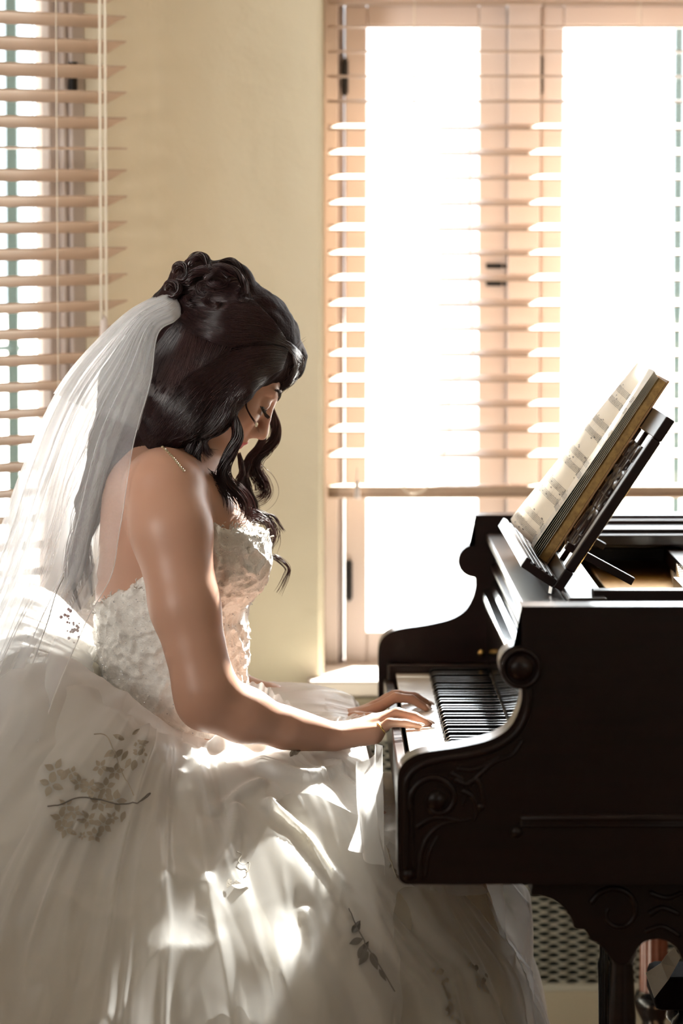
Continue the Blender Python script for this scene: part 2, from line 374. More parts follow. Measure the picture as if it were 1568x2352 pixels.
# ---- radiator cover under the window
ry = 6.47; rt = P(800, 1642, ry).z; rb = P(1300, 2277, ry).z
rad = thing('radiator_cover', (1.0, ry, 0), 'pale perforated metal radiator cover standing on a plain base below the window', 'radiator cover')
MB().box((-.02, ry-.012, rt-.015), (2.1, WY-.002, rt)).build('top_shelf', M['rad'], rad, bevel=.003)
MB().box((-.01, ry, 0), (2.08, ry+.02, rb)).build('base_panel', M['wall'], rad, bevel=.003)
fr = MB(); bars(fr, -.01, 2.08, rb, rt-.016, .04, .04, .03, .012, ry, ry+.02); fr.build('grille_frame', M['rad'], rad, bevel=.002)
MB().box((.0, ry+.05, .02), (2.07, WY-.01, rt-.02)).build('shade_backing', M['dark'], rad)  # solid box coloured dark for the shade behind the grille
# expanded metal: staggered wavy strands joined in rows
V = []; F = []; dx = .0165; rows = int((rt-.05-rb)/.0075); xs = np.arange(.03, 1.55, dx/6)
for r in range(rows):
    z = rb+.012+r*.0075; ph = (r % 2)*PI; b = len(V); g = xs*2*PI/(dx*2)+ph
    zc = z+.0022*np.cos(g); yc = ry+.008+.0030*np.cos(g+ (0 if r % 2 else PI)); hh = .0019
    for x, z_, y_ in zip(xs, zc, yc): V += [(x, y_, z_-hh), (x, y_-.003, z_+hh*.6), (x, y_+.001, z_+hh)]
    for i in range(len(xs)-1):
        for j in range(3): F.append((b+i*3+j, b+(i+1)*3+j, b+(i+1)*3+(j+1) % 3, b+i*3+(j+1) % 3))
mesh('grille', V, F, M['rad'], rad, True)
# ---- outside
S(MB().box((-30, 6.95, -.6), (30, 60, -.5)).build('ground', M['ground']))
nb = thing('neighbour_house', (-6, 13, -.5), 'pale stucco house standing outside beyond the angled window', 'house')
d1 = -nL; Q = C0+d1*5.0
NM = Matrix(((e1.x, d1.x, 0, Q.x), (e1.y, d1.y, 0, Q.y), (0, 0, 1, 0), (0, 0, 0, 1)))
MB().box((-1.2, 0, -.5), (6, .3, 4.5), NM).build('wall', M['stucco'], nb)
for k in range(7):
    MB().box((-.9+k*.55, -.05, .2), (-.9+k*.55+.10, -.001, 2.9), NM).build('pilaster', M['stucco'], nb)
po = thing('green_post', P(1552, 1200, 7.7)*1, 'thin dark green metal post standing outside the right part of the bright window', 'post', 'green posts outside')
po.location.z = -.5
x = P(1551, 1176, 7.7).x; pm = MB(); pm.box((x-.0085, 7.69, -.5), (x+.0085, 7.71, 2.6)); pm.build('post_shaft', M['green'], po)
p1 = hit(30, 700, C0-nL*.9, nL)
po = thing('green_post', (p1.x, p1.y, -.5), 'dark green post with a short crossbar outside the angled window', 'post', 'green posts outside')
pm = MB(); pm.box((p1.x-.012, p1.y-.012, -.5), (p1.x+.012, p1.y+.012, 2.6)); pm.build('post_shaft', M['green'], po)
p2 = hit(48, 798, C0-nL*.9, nL); p3 = p2+e1*.12
pm = MB(); pm.tube([p2+Vector((0, 0, 0)), p3], .007, 6); pm.build('crossbar', M['green'], po)
# ================================================================ GRAND PIANO
N0, N1, F0, F1 = 4.80, 4.858, 6.17, 6.228           # outer/inner faces of the near and far cheek
def nz(px, py): p = P(px, py, N0); return (p.x, p.z)
piano = thing('grand_piano', (1.0, 5.5, 0), 'dark mahogany antique grand piano with carved scroll cheeks and open top', 'piano')
TOPZ = nz(1300, 1393)[1]; BOTZ = nz(1000, 2032)[1]
XS = nz(1196, 1393)[0]
up_ = [(1196, 1484)]
sc_c = (1193, 1528)
for k in range(13):
    a = R(80 + k*(255-80)/12); up_.append((sc_c[0]+47*math.cos(a), sc_c[1]-47*math.sin(a)))
low = catmull([(1197, 1577), (1197, 1606), (1187, 1640), (1166, 1674), (1124, 1699), (1053, 1716), (985, 1726), (950, 1736), (926, 1753), (914, 1776), (911, 1812)], 5)
low = [tuple(p) for p in low]+[(912, 1990), (914, 2004)]
for k in range(7):
    a = R(180+k*15); low.append((936+22*math.cos(a), 2010-22*math.sin(a)))
prof_px = [(1196, 1393)]+up_+low
prof = [nz(*p) for p in prof_px]
XE = .98
cheek_poly = [(XE, TOPZ)]+prof+[(XE, BOTZ)]
def cheek(y0, y1):
    mb = MB(); mb.prism([(x, z) for x, z in cheek_poly], y0, y1); return mb
case_bevel = .0035
cheek(N0, N1).build('cheek', M['mahog'], piano, bevel=case_bevel)
cheek(F0, F1).build('cheek', M['mahog'], piano, bevel=case_bevel)
# curved rim behind the cheeks: straight bass side far, bent side near
rim_pts = [(XE, N0+.029)]+[tuple(p) for p in catmull([(XE, N0+.029), (1.25, 4.86), (1.5, 5.05), (1.75, 5.35), (2.05, 5.55), (2.3, 5.75), (2.36, 5.98), (2.2, 6.17), (1.9, 6.2), (XE, 6.2)], 8)]
V = []; F = []
for i, p in enumerate(rim_pts):
    a = Vector(rim_pts[max(i-1, 0)]+(0,)); b = Vector(rim_pts[min(i+1, len(rim_pts)-1)]+(0,)); t = (b-a).normalized(); nn = Vector((t.y, -t.x, 0))*.029
    for s_ in (1, -1):
        for z in (BOTZ, TOPZ): V.append((p[0]+nn.x*s_, p[1]+nn.y*s_, z))
for i in range(len(rim_pts)-1):
    a = i*4; b = a+4
    F += [(a, b, b+1, a+1), (a+2, a+3, b+3, b+2), (a+1, b+1, b+3, a+3), (a, a+2, b+2, b)]
F += [(0, 1, 3, 2), (len(V)-4, len(V)-2, len(V)-1, len(V)-3)]
mesh('rim', V, F, M['mahog'], piano, bevel=.003)
# bottom / keybed
KX = P(965, 1869, N0).x; KZ = P(965, 1869, N0).z+.012       # front edge and top of the white keys
XF = nz(912, 1900)[0]
MB().box((XF+.012, N1, BOTZ), (XE+.6, F0, BOTZ+.03)).build('keybed', M['mahog'], piano, bevel=.002)
ks = MB(); ks.box((XF+.008, N1, BOTZ+.03), (XF+.024, F0, KZ-.012)); ks.build('key_slip', M['mahog'], piano, bevel=.003)
for y0, y1 in ((N1, N1+.045), (F0-.045, F0)):
    MB().box((XF+.014, y0, BOTZ+.03), (KX+.155, y1, KZ+.014)).build('key_block', M['mahog'], piano, bevel=.004)
# keys
KW = 52; Ya, Yb = F0-.047, N1+.047; pw = (Ya-Yb)/KW; BX = P(1055, 1869, N0).x
wk = mesh('white_key', *(lambda m: (m.v, m.f))(MB().box((0, .0006, -.018), (.15, pw-.0006, 0)).box((-.002, .0004, -.0035), (.004, pw-.0004, .0002))), M['ivory'], None, bevel=.0007)
bkp = [(0, -.002), (.095, -.002), (.095, .0115), (.007, .0115), (.0015, .008)]
bk = mesh('black_key', *(lambda m: (m.v, m.f))(MB().prism(bkp, -.0048, .0048)), M['black'], None, bevel=.0009)
wk.parent = piano; bk.parent = piano
off = Vector(piano.location)
fb = fw = True; pattern = 'a b cd ef g'
# from the bass (far side) to the treble: a0 b0 | c d e f g a b ...
names = ['A', 'B']+list('CDEFGAB')*7+['C']
for i, nm in enumerate(names):
    ytop = Ya-i*pw
    o = wk if fw else clone(wk, piano); fw = False
    o.location = Vector((KX, ytop-pw, KZ))-off
    if nm in 'CDFGA' and i < 51:
        o = bk if fb else clone(bk, piano); fb = False
        sh = {'C': .002, 'D': -.002, 'F': .0025, 'G': 0, 'A': -.0025}[nm]
        o.location = Vector((BX, ytop-pw+sh, KZ+.0005))-off
# fallboard, nameboard mouldings and top boards
FX = P(1232, 1869, N0).x
def nzz(px, py): p = P(px, py, N0); return (p.x, p.z)
fbp = [(FX, KZ+.003)]+[nzz(*q) for q in ((1230, 1700), (1226, 1650), (1216, 1640), (1214, 1622), (1219, 1612), (1240, 1606), (1248, 1586), (1262, 1580), (1300, 1580))]+[(FX+.06, KZ+.003)]
MB().prism(fbp, N1+.0015, F0-.0015).build('fallboard', M['black'], piano, bevel=.0012)
nb_ = [nzz(*q) for q in ((1266, 1578), (1260, 1562), (1246, 1556), (1243, 1540), (1256, 1534), (1262, 1478), (1300, 1478), (1300, 1578))]
MB().prism(nb_, N1+.0015, F0-.0015).build('nameboard', M['mahog'], piano, bevel=.0012)
# small brass keyhole plate on the far cheek
kh = MB(); q = P(1105, 1500, F0-.001); kh.lathe([(.006, -.001), (.006, .0), (.004, .0005)], (q.x, q.y-.0015, q.z), 16, 'y'); kh.build('keyhole_plate', M['brass'], piano, smooth=True)
TX = nzz(1228, 1444)[0]; TZ = nzz(1228, 1444)[1]; DX = P(1290, 1335, 5.2).x
tb = MB(); tb.box((TX, N1+.0015, TZ-.014), (DX+.05, F0-.0015, TZ)); tb.build('front_top_board', M['mahog'], piano, bevel=.003)
sb = MB(); sb.box((DX+.05, N1+.0015, TZ-.014), (1.0, 5.06, TZ)); sb.build('side_shelf', M['mahog'], piano, bevel=.003)
sb = MB(); sb.box((DX+.05, 6.03, TZ-.014), (1.0, F0-.0015, TZ)); sb.box((.435, 5.97, TZ), (1.0, F0-.0015, TOPZ-.005)); sb.box((.435, 6.06, TOPZ-.005), (1.0, 6.066, TOPZ+.001)); sb.build('side_shelf', M['mahog'], piano, bevel=.003)
# sliding tray of the music desk
for y0 in (5.10, 5.93): MB().box((P(1362, 1345, 5.1).x, y0, TZ+.0005), (.95, y0+.035, TZ+.017)).build('desk_slide', M['mahog'], piano, bevel=.002)
tr = MB(); tr.box((DX+.0, 5.07, TZ+.0005), (DX+.052, 5.99, TZ+.010)); tr.build('desk_tray', M['mahog'], piano, bevel=.003)
# iron plate, tuning pins, dampers, strings
MB().box((DX+.10, N1+.002, TZ-.060), (2.0, F0-.002, TZ-.045)).build('iron_plate', M['gold'], piano, bevel=.002)
tp = MB()
for i in range(46):
    for j in range(4):
        x = DX+.24+j*.016+.003*(i % 2); y = 4.98+i*.0245; tp.tube([(x, y, TZ-.06), (x, y, TZ-.032)], .0028, 6)
tp.build('tuning_pin', M['steel'], piano, kind='stuff')
st = MB()
for i in range(70):
    y = 4.96+i*.0168; st.tube([(DX+.30, y, TZ-.036), (1.75-.3*(1-i/70), y+.05, TZ-.036)], .0007, 3, False)
st.build('string', M['steel'], piano, kind='stuff')
for y0, y1, x0 in ((5.18, 5.50, .0), (5.54, 5.98, .03)):
    d = MB(); d.box((.52+x0, y0, TZ-.03), (.545+x0, y1, TZ-.005)); d = d.build('damper_rail', M['mahog'], piano, bevel=.001)
for i in range(30):
    y = 5.16+i*.027; d = MB(); x = .50+.002*i; d.box((x, y, TZ-.043), (x+.05, y+.008, TZ-.028)); d.box((x+.005, y-.001, TZ-.028), (x+.045, y+.009, TZ-.010)); d.build('damper', M['felt'], piano)
MB().box((.585, 5.12, TZ-.058), (.62, 6.0, TZ-.02)).build('plate_bar', M['gold'], piano, bevel=.004)
# ---- carved mouldings on the near cheek
def np_(px, py, d=0.0): p = P(px, py, N0-d); return (p.x, p.y, p.z)
def rope(name, pts, r, n=8, flat=.7, closed=False, mt='mahog', d=0.0):
    pp = catmull(pts, n, closed); mb = MB(); m = len(pp)
    rr = [(r if not hasattr(r, '__len__') else r[0]+(r[1]-r[0])*i/(m-1)) for i in range(m)]
    w3 = [Vector(np_(p[0], p[1]))+Vector((0, -.0, 0)) for p in pp]
    mb.tube(w3, rr, 8, True); return mb.build(name, M[mt], piano, smooth=True)
rope('edge_moulding', [(932, 1996), (930, 1900), (930, 1812), (939, 1782), (960, 1762), (1002, 1747), (1078, 1735), (1135, 1718), (1180, 1688), (1205, 1650), (1214, 1610), (1215, 1582)], .0048)
rope('edge_moulding', [(948, 1996), (946, 1900), (946, 1830), (953, 1802)], .0025)
sp = [(1002+(64-3.35*k)*math.cos(R(200-28*k)), 1838-(64-3.35*k)*math.sin(R(200-28*k))) for k in range(15)]
rope('carved_scroll', sp, (.0048, .0036), 6)
cb = MB(); q = np_(1002, 1838); cb.lathe([(.013, .0), (.0125, -.004), (.009, -.007), (.002, -.008)], q, 20, 'y'); cb.build('scroll_boss', M['mahog'], piano, smooth=True)
for pts, r in (([(955, 1900), (985, 1882), (1020, 1878), (1055, 1885), (1085, 1880)], (.004, .002)), ([(962, 2020), (965, 1970), (980, 1925), (1010, 1896), (1050, 1886)], (.0045, .002)), ([(975, 2015), (985, 1960), (1005, 1920)], (.003, .0015)),
               ([(1045, 1790), (1075, 1800), (1105, 1775), (1135, 1750), (1175, 1735), (1200, 1700)], (.005, .0018)), ([(1050, 1765), (1085, 1768), (1115, 1757), (1150, 1735)], (.004, .002)),
               ([(1060, 1815), (1085, 1830), (1095, 1860), (1088, 1885)], (.005, .002)), ([(1075, 1800), (1095, 1790), (1105, 1815), (1110, 1845)], (.005, .0025)), ([(1035, 1775), (1060, 1790), (1070, 1815), (1062, 1850)], (.004, .002))):
    rope('carved_leaf', pts, r)
for px, py, r, nm in ((1104, 1853, .0055, 'carved_bead'), (937, 2009, .0085, 'corner_rosette'), (1186, 1911, .008, 'carved_bead')):
    b = MB(); q = np_(px, py); b.ball(q, r, 14, 8, (1, .7, 1)); b.build(nm, M['mahog'], piano, smooth=True)
rs = MB(); q = np_(1196, 1534)
rs.lathe([(.0262, .004), (.0262, -.006), (.0235, -.009), (.0205, -.0075), (.0185, -.003), (.0165, -.003), (.0145, -.009), (.009, -.012), (.002, -.0125)], q, 32, 'y'); rs.build('cheek_rosette', M['mahog'], piano, smooth=True)
hb = MB()
for py, r in ((1880, .0052), (1889, .0035), (1896, .0030)):
    a = Vector(np_(1192, py)); hb.tube([a, a+Vector((.004, 0, .0)), (XE, a.y, a.z)], [r*.6, r, r], 10)
hb.build('side_moulding', M['mahog'], piano, smooth=True)
# ---- near leg with its carved bracket
LY0, LY1 = 4.86, 4.95
def lz(px, py): p = P(px, py, LY0); return (p.x, p.z)
brk = catmull([(1222, 2032), (1219, 2056), (1240, 2058), (1268, 2066), (1294, 2086), (1312, 2112), (1320, 2134), (1342, 2136), (1356, 2158), (1376, 2170), (1392, 2188), (1412, 2212), (1440, 2216), (1458, 2190), (1470, 2172), (1492, 2160), (1525, 2160), (1552, 2178), (1572, 2215), (1600, 2225), (1640, 2190), (1700, 2130), (1760, 2060), (1770, 2032)], 4)
bp_ = [lz(*p) for p in brk]; bp_[0] = (bp_[0][0], BOTZ); bp_[-1] = (bp_[-1][0], BOTZ)
def leg(y0, y1, dx=0.0, m=M['mahog'], xa=1405, xb=1468, lab=None):
    la, lb_ = lz(xa, 2200)[0]+dx, lz(xb, 2200)[0]+dx
    e = thing('leg', (la, y0, 0), None, None); 
    COL.objects.unlink(e); bpy.data.objects.remove(e)
    o = MB().prism([(x+dx, z) for x, z in bp_], y0, y1).build('leg', m, piano, bevel=.003)
    c = MB(); xm = (la+lb_)/2; ym = (y0+y1)/2; rr = (lb_-la)/2
    c.box((la, ym-rr, .50), (lb_, ym+rr, bp_[40][1]+.01))
    c.lathe([(rr*.8, .5), (rr*1.05, .485), (rr*.75, .47), (rr*1.0, .40), (rr*.95, .25), (rr*.7, .16), (rr*1.1, .13), (rr*.8, .10), (rr*1.0, .06), (rr*.6, .035)], (xm, ym, 0), 24)
    c = c.build('leg_column', m, o); 
    MB().lathe([(.018, 0), (.022, .01), (.022, .028), (.012, .036)], (xm, ym, 0), 16).build('caster', M['brass'], o, smooth=True)
    return o
l1 = leg(LY0, LY1)
for pts, r in (([(1415+(62-3.2*k)*math.cos(R(160-28*k)), 2095-(62-3.2*k)*math.sin(R(160-28*k))) for k in range(14)], (.0045, .003)), ([(1490, 2050), (1530, 2062), (1565, 2050)], (.004, .003)), ([(1490, 2100), (1520, 2085), (1560, 2100)], (.005, .003)), ([(1480, 2140), (1520, 2128), (1560, 2150)], (.004, .003))):
    pp = catmull(pts, 6); mb = MB(); mb.tube([Vector((lz(p[0], p[1])[0], LY0, lz(p[0], p[1])[1])) for p in pp], [r[0]+(r[1]-r[0])*i/(len(pp)-1) for i in range(len(pp))], 8)
    mb.build('bracket_carving', M['mahog'], l1, smooth=True)
M['mahog_sunlit'] = mat('sunlit_mahogany', (.30, .12, .075), .28, coat=.5, var=(9, (.2, .07, .045), 1, (1, 1, 10)))  # lighter copy of the mahogany: sunlight on the far leg put into its colour
# far leg: fluted column
xf = P(1500, 2250, 6.1).x; rr = .023
fl = MB(); n = 48; V = []; hs = [BOTZ, .52, .30, P(1500, 2335, 6.1).z+.012]
for h in hs:
    for j in range(n):
        q = 2*PI*j/n; r_ = rr*(1-.14*abs(math.cos(q*6))); V.append((xf+r_*math.cos(q), 6.1+r_*math.sin(q), h))
fl.add(V, [(i*n+j, i*n+(j+1) % n, (i+1)*n+(j+1) % n, (i+1)*n+j) for i in range(3) for j in range(n)])
fo = fl.build('leg', M['mahog_sunlit'], piano, smooth=True)
MB().lathe([(.028, .03), (.034, .015), (.028, 0), (.018, -.02), (.03, -.06), (.02, -.12), (.026, -.2), (.016, -.26), (.016, -.30)], (xf, 6.1, hs[-1]-.0), 24).build('leg_turning', M['black'], fo, smooth=True)
tl = MB().lathe([(.05, BOTZ), (.05, .55), (.03, .5), (.04, .4), (.035, .2), (.02, .12), (.03, .05), (.02, 0)], (2.1, 5.95, 0), 24).build('leg', M['mahog'], piano, smooth=True)
# lyre with two turned posts and pedals
ly = MB(); yl_ = 5.45; xa = P(1385, 2250, yl_).x; xb = P(1401, 2250, yl_).x
ly.box((xa-.02, yl_-.08, BOTZ-.03), (xb+.06, yl_+.12, BOTZ)); ly.box((xa-.03, yl_-.10, .06), (xb+.07, yl_+.14, .12)); ly = ly.build('pedal_lyre', M['black'], piano, bevel=.004)
for x, y, r in ((xa, yl_, .0065), (xb+.002, yl_+.05, .0055), (xb+.02, yl_+.1, .006)):
    MB().lathe([(r, .12), (r*1.3, .16), (r*.8, .2), (r*1.15, .33), (r*1.35, .36), (r*.9, .37), (r*.9, .44), (r*1.0, BOTZ-.03)], (x, y, 0), 14).build('lyre_post', M['black'], ly, smooth=True)
for k in range(2):
    MB().tube([(xa+.05, yl_-.02+k*.07, .085), (xa-.06, yl_-.02+k*.07, .075), (xa-.14, yl_-.02+k*.07, .06)], [.006, .008, .014], 10, flat=.5).build('pedal', M['brass'], ly, smooth=True)
# ---- music desk
Yd0, Yd1 = 5.20, 5.84
A0 = P(1270, 1347, Yd0); A1 = P(1531, 955, Yd0)
du = Vector((A1.x-A0.x, 0, A1.z-A0.z)); DH = du.length; du.normalize(); dn = Vector((-du.z, 0, du.x))   # dn points to the player
DM = Matrix(((0, du.x, -dn.x, A0.x), (1, 0, 0, Yd0), (0, du.z, -dn.z, A0.z), (0, 0, 0, 1)))   # local (along Y, up the desk, behind)
DW = Yd1-Yd0; th = .014
md = MB()
for a, b in (((0, 0, 0), (DW, .03, th)), ((0, DH-.035, 0), (DW, DH, th)), ((0, .03, 0), (.03, DH-.035, th)), ((DW-.03, .03, 0), (DW, DH-.035, th)), ((DW/2-.02, .03, 0), (DW/2+.02, DH-.035, th))): md.box(a, b, DM)
desk = md.build('music_desk', M['mahog'], piano, bevel=.002)
def curl(cx, cy, r, s1, s2, turns=1.4):
    pts = [DM @ Vector((cx+s1*(r*(1-k/30))*math.cos(k/24*2*PI*turns/1.4), cy+s2*(r*(1-k/30))*math.sin(k/24*2*PI*turns/1.4), th/2)) for k in range(25)]
    fw_.tube(pts, .0065, 6)
for half in ((.03+.065, .03+.19, .03+.13), (DW/2+.02+.065, DW/2+.02+.19, DW/2+.02+.125)):
    fw_ = MB(); xc = half[2]
    for cx in half:
        for cy, s2 in ((.075, 1), (DH-.08, -1), (DH/2, 1)): curl(cx, cy, .05, 1 if cy < DH/2 else -1, s2)
    fw_.tube([DM @ Vector((xc, .02, th/2)), DM @ Vector((xc, DH-.02, th/2))], .004, 6)
    fw_.build('fretwork', M['mahog'], desk, smooth=True)
lg = MB(); lg.box((0, -.002, -.046), (DW, .010, 0), DM); lg.box((0, -.002, -.052), (DW, .014, -.044), DM)
for k in range(4): lg.box((0, .010, -.040+k*.010), (DW, .0125, -.035+k*.010), DM)
lg.build('desk_ledge', M['mahog'], desk, bevel=.0015)
sx = P(1345, 1272, 5.28); sx2 = P(1455, 1332, 5.28)
dvec = Vector((sx2.x-sx.x, 0, sx2.z-sx.z)); L_ = dvec.length; dvec.normalize(); nv = Vector((-dvec.z, 0, dvec.x))
for yy in (5.28, 5.80):
    PM = Matrix(((dvec.x, 0, nv.x, sx.x), (0, 1, 0, yy), (dvec.z, 0, nv.z, sx.z), (0, 0, 0, 1)))
    MB().box((-.03, -.008, -.008), (L_, .008, .003), PM).build('desk_strut', M['mahog'], desk, bevel=.001)
MB().tube([DM @ Vector((.01, -.001, 0)), DM @ Vector((.01, -.010, .004))], .004, 8).build('desk_hinge', M['steel'], desk)
# ================================================================ MUSIC BOOK
spT, spB = P(1495, 869, 5.62), P(1236, 1258, 5.62)
spT = Vector((spT.x, 5.62, spT.z)); 
# the book rests on the ledge and leans on the desk; local frame: u up the page, v across, w toward the player
bu = du; bh = (spT-spB).length
base = A0+dn*.0
def onto(p):                       # height along the desk and distance in front of it
    r_ = p-A0; return r_.dot(du), r_.dot(dn)
hb_, wb_ = onto(spB); ht, wt = onto(spT)
book = thing('music_book', (spB.x, 5.62, spB.z), 'thick open book of printed piano music standing on the fretted music desk', 'book')
def sheetpt(y, u, w): return A0+du*u+dn*w+Vector((0, y-Yd0, 0))
H0 = .0125; H1 = .0125+.305
YS = 5.62
def near_w(y, k=1.0):              # page stack on the near side of the spine: thickness
    t = (YS-y)/.205; return .004+k*(.0145*min(1, t*5)**.5 - .002*t)
# near half: block of pages
ys_ = np.linspace(YS, YS-.205, 12); V = []; F = []
for y in ys_:
    for u in (H0, H1): V += [sheetpt(y, u, .0035), sheetpt(y, u, near_w(y))]
m = len(ys_)
for i in range(m-1):
    a = i*4; b = a+4; F += [(a, a+2, b+2, b), (a+1, b+1, b+3, a+3), (a, b, b+1, a+1), (a+2, a+3, b+3, b+2)]
F += [(0, 1, 3, 2), (4*m-4, 4*m-2, 4*m-1, 4*m-3)]
mesh('page_block', V, F, None, book, mats=[M['edge'], M['page']], mi=[(1 if k % 4 == 1 and k < 4*(m-1) else 0) for k in range(len(F))])
for k in range(6):                 # loose leaves standing a little off the block
    V = []; F = []; 
    for i, y in enumerate(ys_):
        t = (YS-y)/.205
        for u in (H0, H1): V.append(sheetpt(y-.003*t, u+.001*k, near_w(y)+.0008*k*t+.0006+.002*k*t*t*(1-(u-H0)*1.6)))
    for i in range(m-1): F.append((i*2, i*2+1, i*2+3, i*2+2))
    o = mesh('leaf', V, F, M['page'], book, True); s = o.modifiers.new('s', 'SOLIDIFY'); s.thickness = .0003
MB().box((YS-Yd0-.212, H0-.003, -.0030), (YS-Yd0+.212, H1+.004, -.0008), DM).build('cover', mat('brown_card', (.35, .2, .09), .6), book, bevel=.0005)
# far half: one curved page facing the player, lifted away from the desk
farT, farB = onto(P(1457, 838, 5.83)), onto(P(1166, 1200, 5.83))
def far_pt(t, s):                  # t 0 spine .. 1 outer edge, s 0 bottom .. 1 top
    w0 = near_w(YS)+.004; 
    wB = max(.03, farB[1]-0.0); wT = max(.012, farT[1]); we = wB*(1-s)+wT*s
    ww = w0+(we-w0)*(t**.8)+.010*math.sin(PI*min(1, t*1.0))*(1-.3*s)
    return sheetpt(YS+.205*t, H0+(H1-H0)*s+.006*t, ww)
V = []; F = []; nt_, ns = 18, 14
for i in range(nt_+1):
    for j in range(ns+1): V.append(far_pt(i/nt_, j/ns))
for i in range(nt_):
    for j in range(ns): a = i*(ns+1)+j; F.append((a, a+1, a+ns+2, a+ns+1))
for k in range(4):
    VV = [Vector(v)-dn*(.0014*k+.0001) for v in V]
    o = mesh('leaf', VV, F, M['page'], book, True); s = o.modifiers.new('s', 'SOLIDIFY'); s.thickness = .0003
# printed staves, bar lines and notes on both pages
def ink_lines(fn, name):
    mb = MB()
    def quad(t0, s0, t1, s1, wd, vertical=False):
        a, b = fn(t0, s0), fn(t1, s1); d = (b-a); 
        if d.length < 1e-6: return
        s_ = (du if not vertical else Vector((0, 1, 0)))*wd
        lift = dn*.0006
        mb.add([a-s_+lift, b-s_+lift, b+s_+lift, a+s_+lift], [(0, 1, 2, 3)])
    for sysi in range(5):
        c = .86-sysi*.185
        for half in (0, 1):
            top = c-half*.062
            for l in range(5):
                s_ = top-l*.0065
                for q in range(8): quad(.10+q*.1, s_, .10+(q+1)*.1, s_, .00022)
            for q in range(16):
                t = .13+q*.048+random.uniform(-.008, .008); s_ = top-random.randint(0, 9)*.0033+.004
                if random.random() < .25: continue
                for dd in (-.0003, .0003): quad(t-.004, s_+dd, t+.004, s_+dd+.0006, .0004)
                hgt = .020*(1 if random.random() < .6 else -1); quad(t+.006, s_, t+.0061, s_+hgt, .00035, True)
                if random.random() < .35: quad(t+.006, s_+hgt, t+.041, s_+hgt+.002, .0007)
        for q in range(5): quad(.10+q*.2, c, .1001+q*.2, c-.088, .0004, True)
    return mb.build(name, M['ink'], book)
ink_lines(far_pt, 'printed_notes')
ink_lines(lambda t, s: sheetpt(YS-.200*t, H0+(H1-H0)*s, near_w(YS-.200*t)+.0035+.012*t*t*(1-(H1-H0)*s*1.6)), 'printed_notes')
# ================================================================ STOOL AND PAPER
stl = thing('wooden_stool', (.66, 5.62, 0), 'dark turned wooden stool standing under the grand piano behind the leg', 'stool')
sq = P(1528, 2240, 5.6); sz = P(1528, 2235, 5.6).z
sm = MB(); sm.box((sq.x-.02, 5.56, sz-.05), (sq.x+.32, 5.70, sz)); sm.build('seat', mat('dull_dark_wood', (.012, .006, .005), .8, spec=.1), stl, bevel=.012)
for x, y in ((sq.x+.03, 5.59), (sq.x+.03, 5.67), (sq.x+.27, 5.59), (sq.x+.27, 5.67)):
    z_ = sz-.05; MB().lathe([(.012, z_), (.012, z_-.008), (.022, z_-.018), (.024, z_-.030), (.013, z_-.042), (.020, z_-.055), (.021, z_-.07), (.012, z_-.085), (.019, z_-.13), (.013, z_-.2), (.018, .06), (.012, 0)], (x, y, 0), 18).build('leg', M['black'], stl, smooth=True)
# paper folded over the stool's edge
pp = [P(1562, 2180, 5.56), P(1540, 2195, 5.55), P(1525, 2235, 5.54), P(1505, 2248, 5.53), P(1490, 2262, 5.53)]
V = []; F = []
a1 = [P(1520, 2262, 5.52), P(1505, 2222, 5.52), P(1530, 2190, 5.55), P(1548, 2176, 5.60)]
a2 = [P(1500, 2300, 5.52), P(1483, 2236, 5.52), P(1510, 2208, 5.50), P(1532, 2180, 5.55)]
q4 = [P(1482, 2235, 5.51), P(1517, 2212, 5.51), P(1533, 2252, 5.52), P(1502, 2292, 5.50)]
q5 = [P(1531, 2192, 5.53), P(1548, 2176, 5.53), P(1562, 2200, 5.54), P(1550, 2222, 5.53)]
pm = MB(); pm.add(q4, [(0, 1, 2, 3)]); pm.add([q4[1], q5[0], q5[3], q4[2]], [(0, 1, 2, 3)]); pm.add(q5, [(0, 1, 2, 3)])
o = pm.build('folded_paper', M['page'], None); s = o.modifiers.new('s', 'SOLIDIFY'); s.thickness = .0012; s.offset = 0
tag(o, 'small folded cream paper lying over the edge of the dark stool under the piano', 'paper')
# ================================================================ PERSON
def U(px, py, Y): return np.array(P(px, py, Y))
_tab = rng.random((64, 64, 64)).astype(np.float32)
def vnoise(p):
    i = np.floor(p).astype(int); f = p-i; f = f*f*(3-2*f); i &= 63; j = (i+1) & 63
    def g(a, b, c): return _tab[a, b, c]
    x0, y0, z0 = i.T; x1, y1, z1 = j.T; fx, fy, fz = f.T
    return ((g(x0,y0,z0)*(1-fx)+g(x1,y0,z0)*fx)*(1-fy)+(g(x0,y1,z0)*(1-fx)+g(x1,y1,z0)*fx)*fy)*(1-fz) + \
           ((g(x0,y0,z1)*(1-fx)+g(x1,y0,z1)*fx)*(1-fy)+(g(x0,y1,z1)*(1-fx)+g(x1,y1,z1)*fx)*fy)*fz
def fbm(p, s, o=3, off=0.0):
    p = np.asarray(p, float)*s+off+100; r = 0; a = 1; t = 0
    for _ in range(o): r = r+a*(vnoise(p)*2-1); t += a; a *= .5; p = p*2.03+7.1
    return r/t
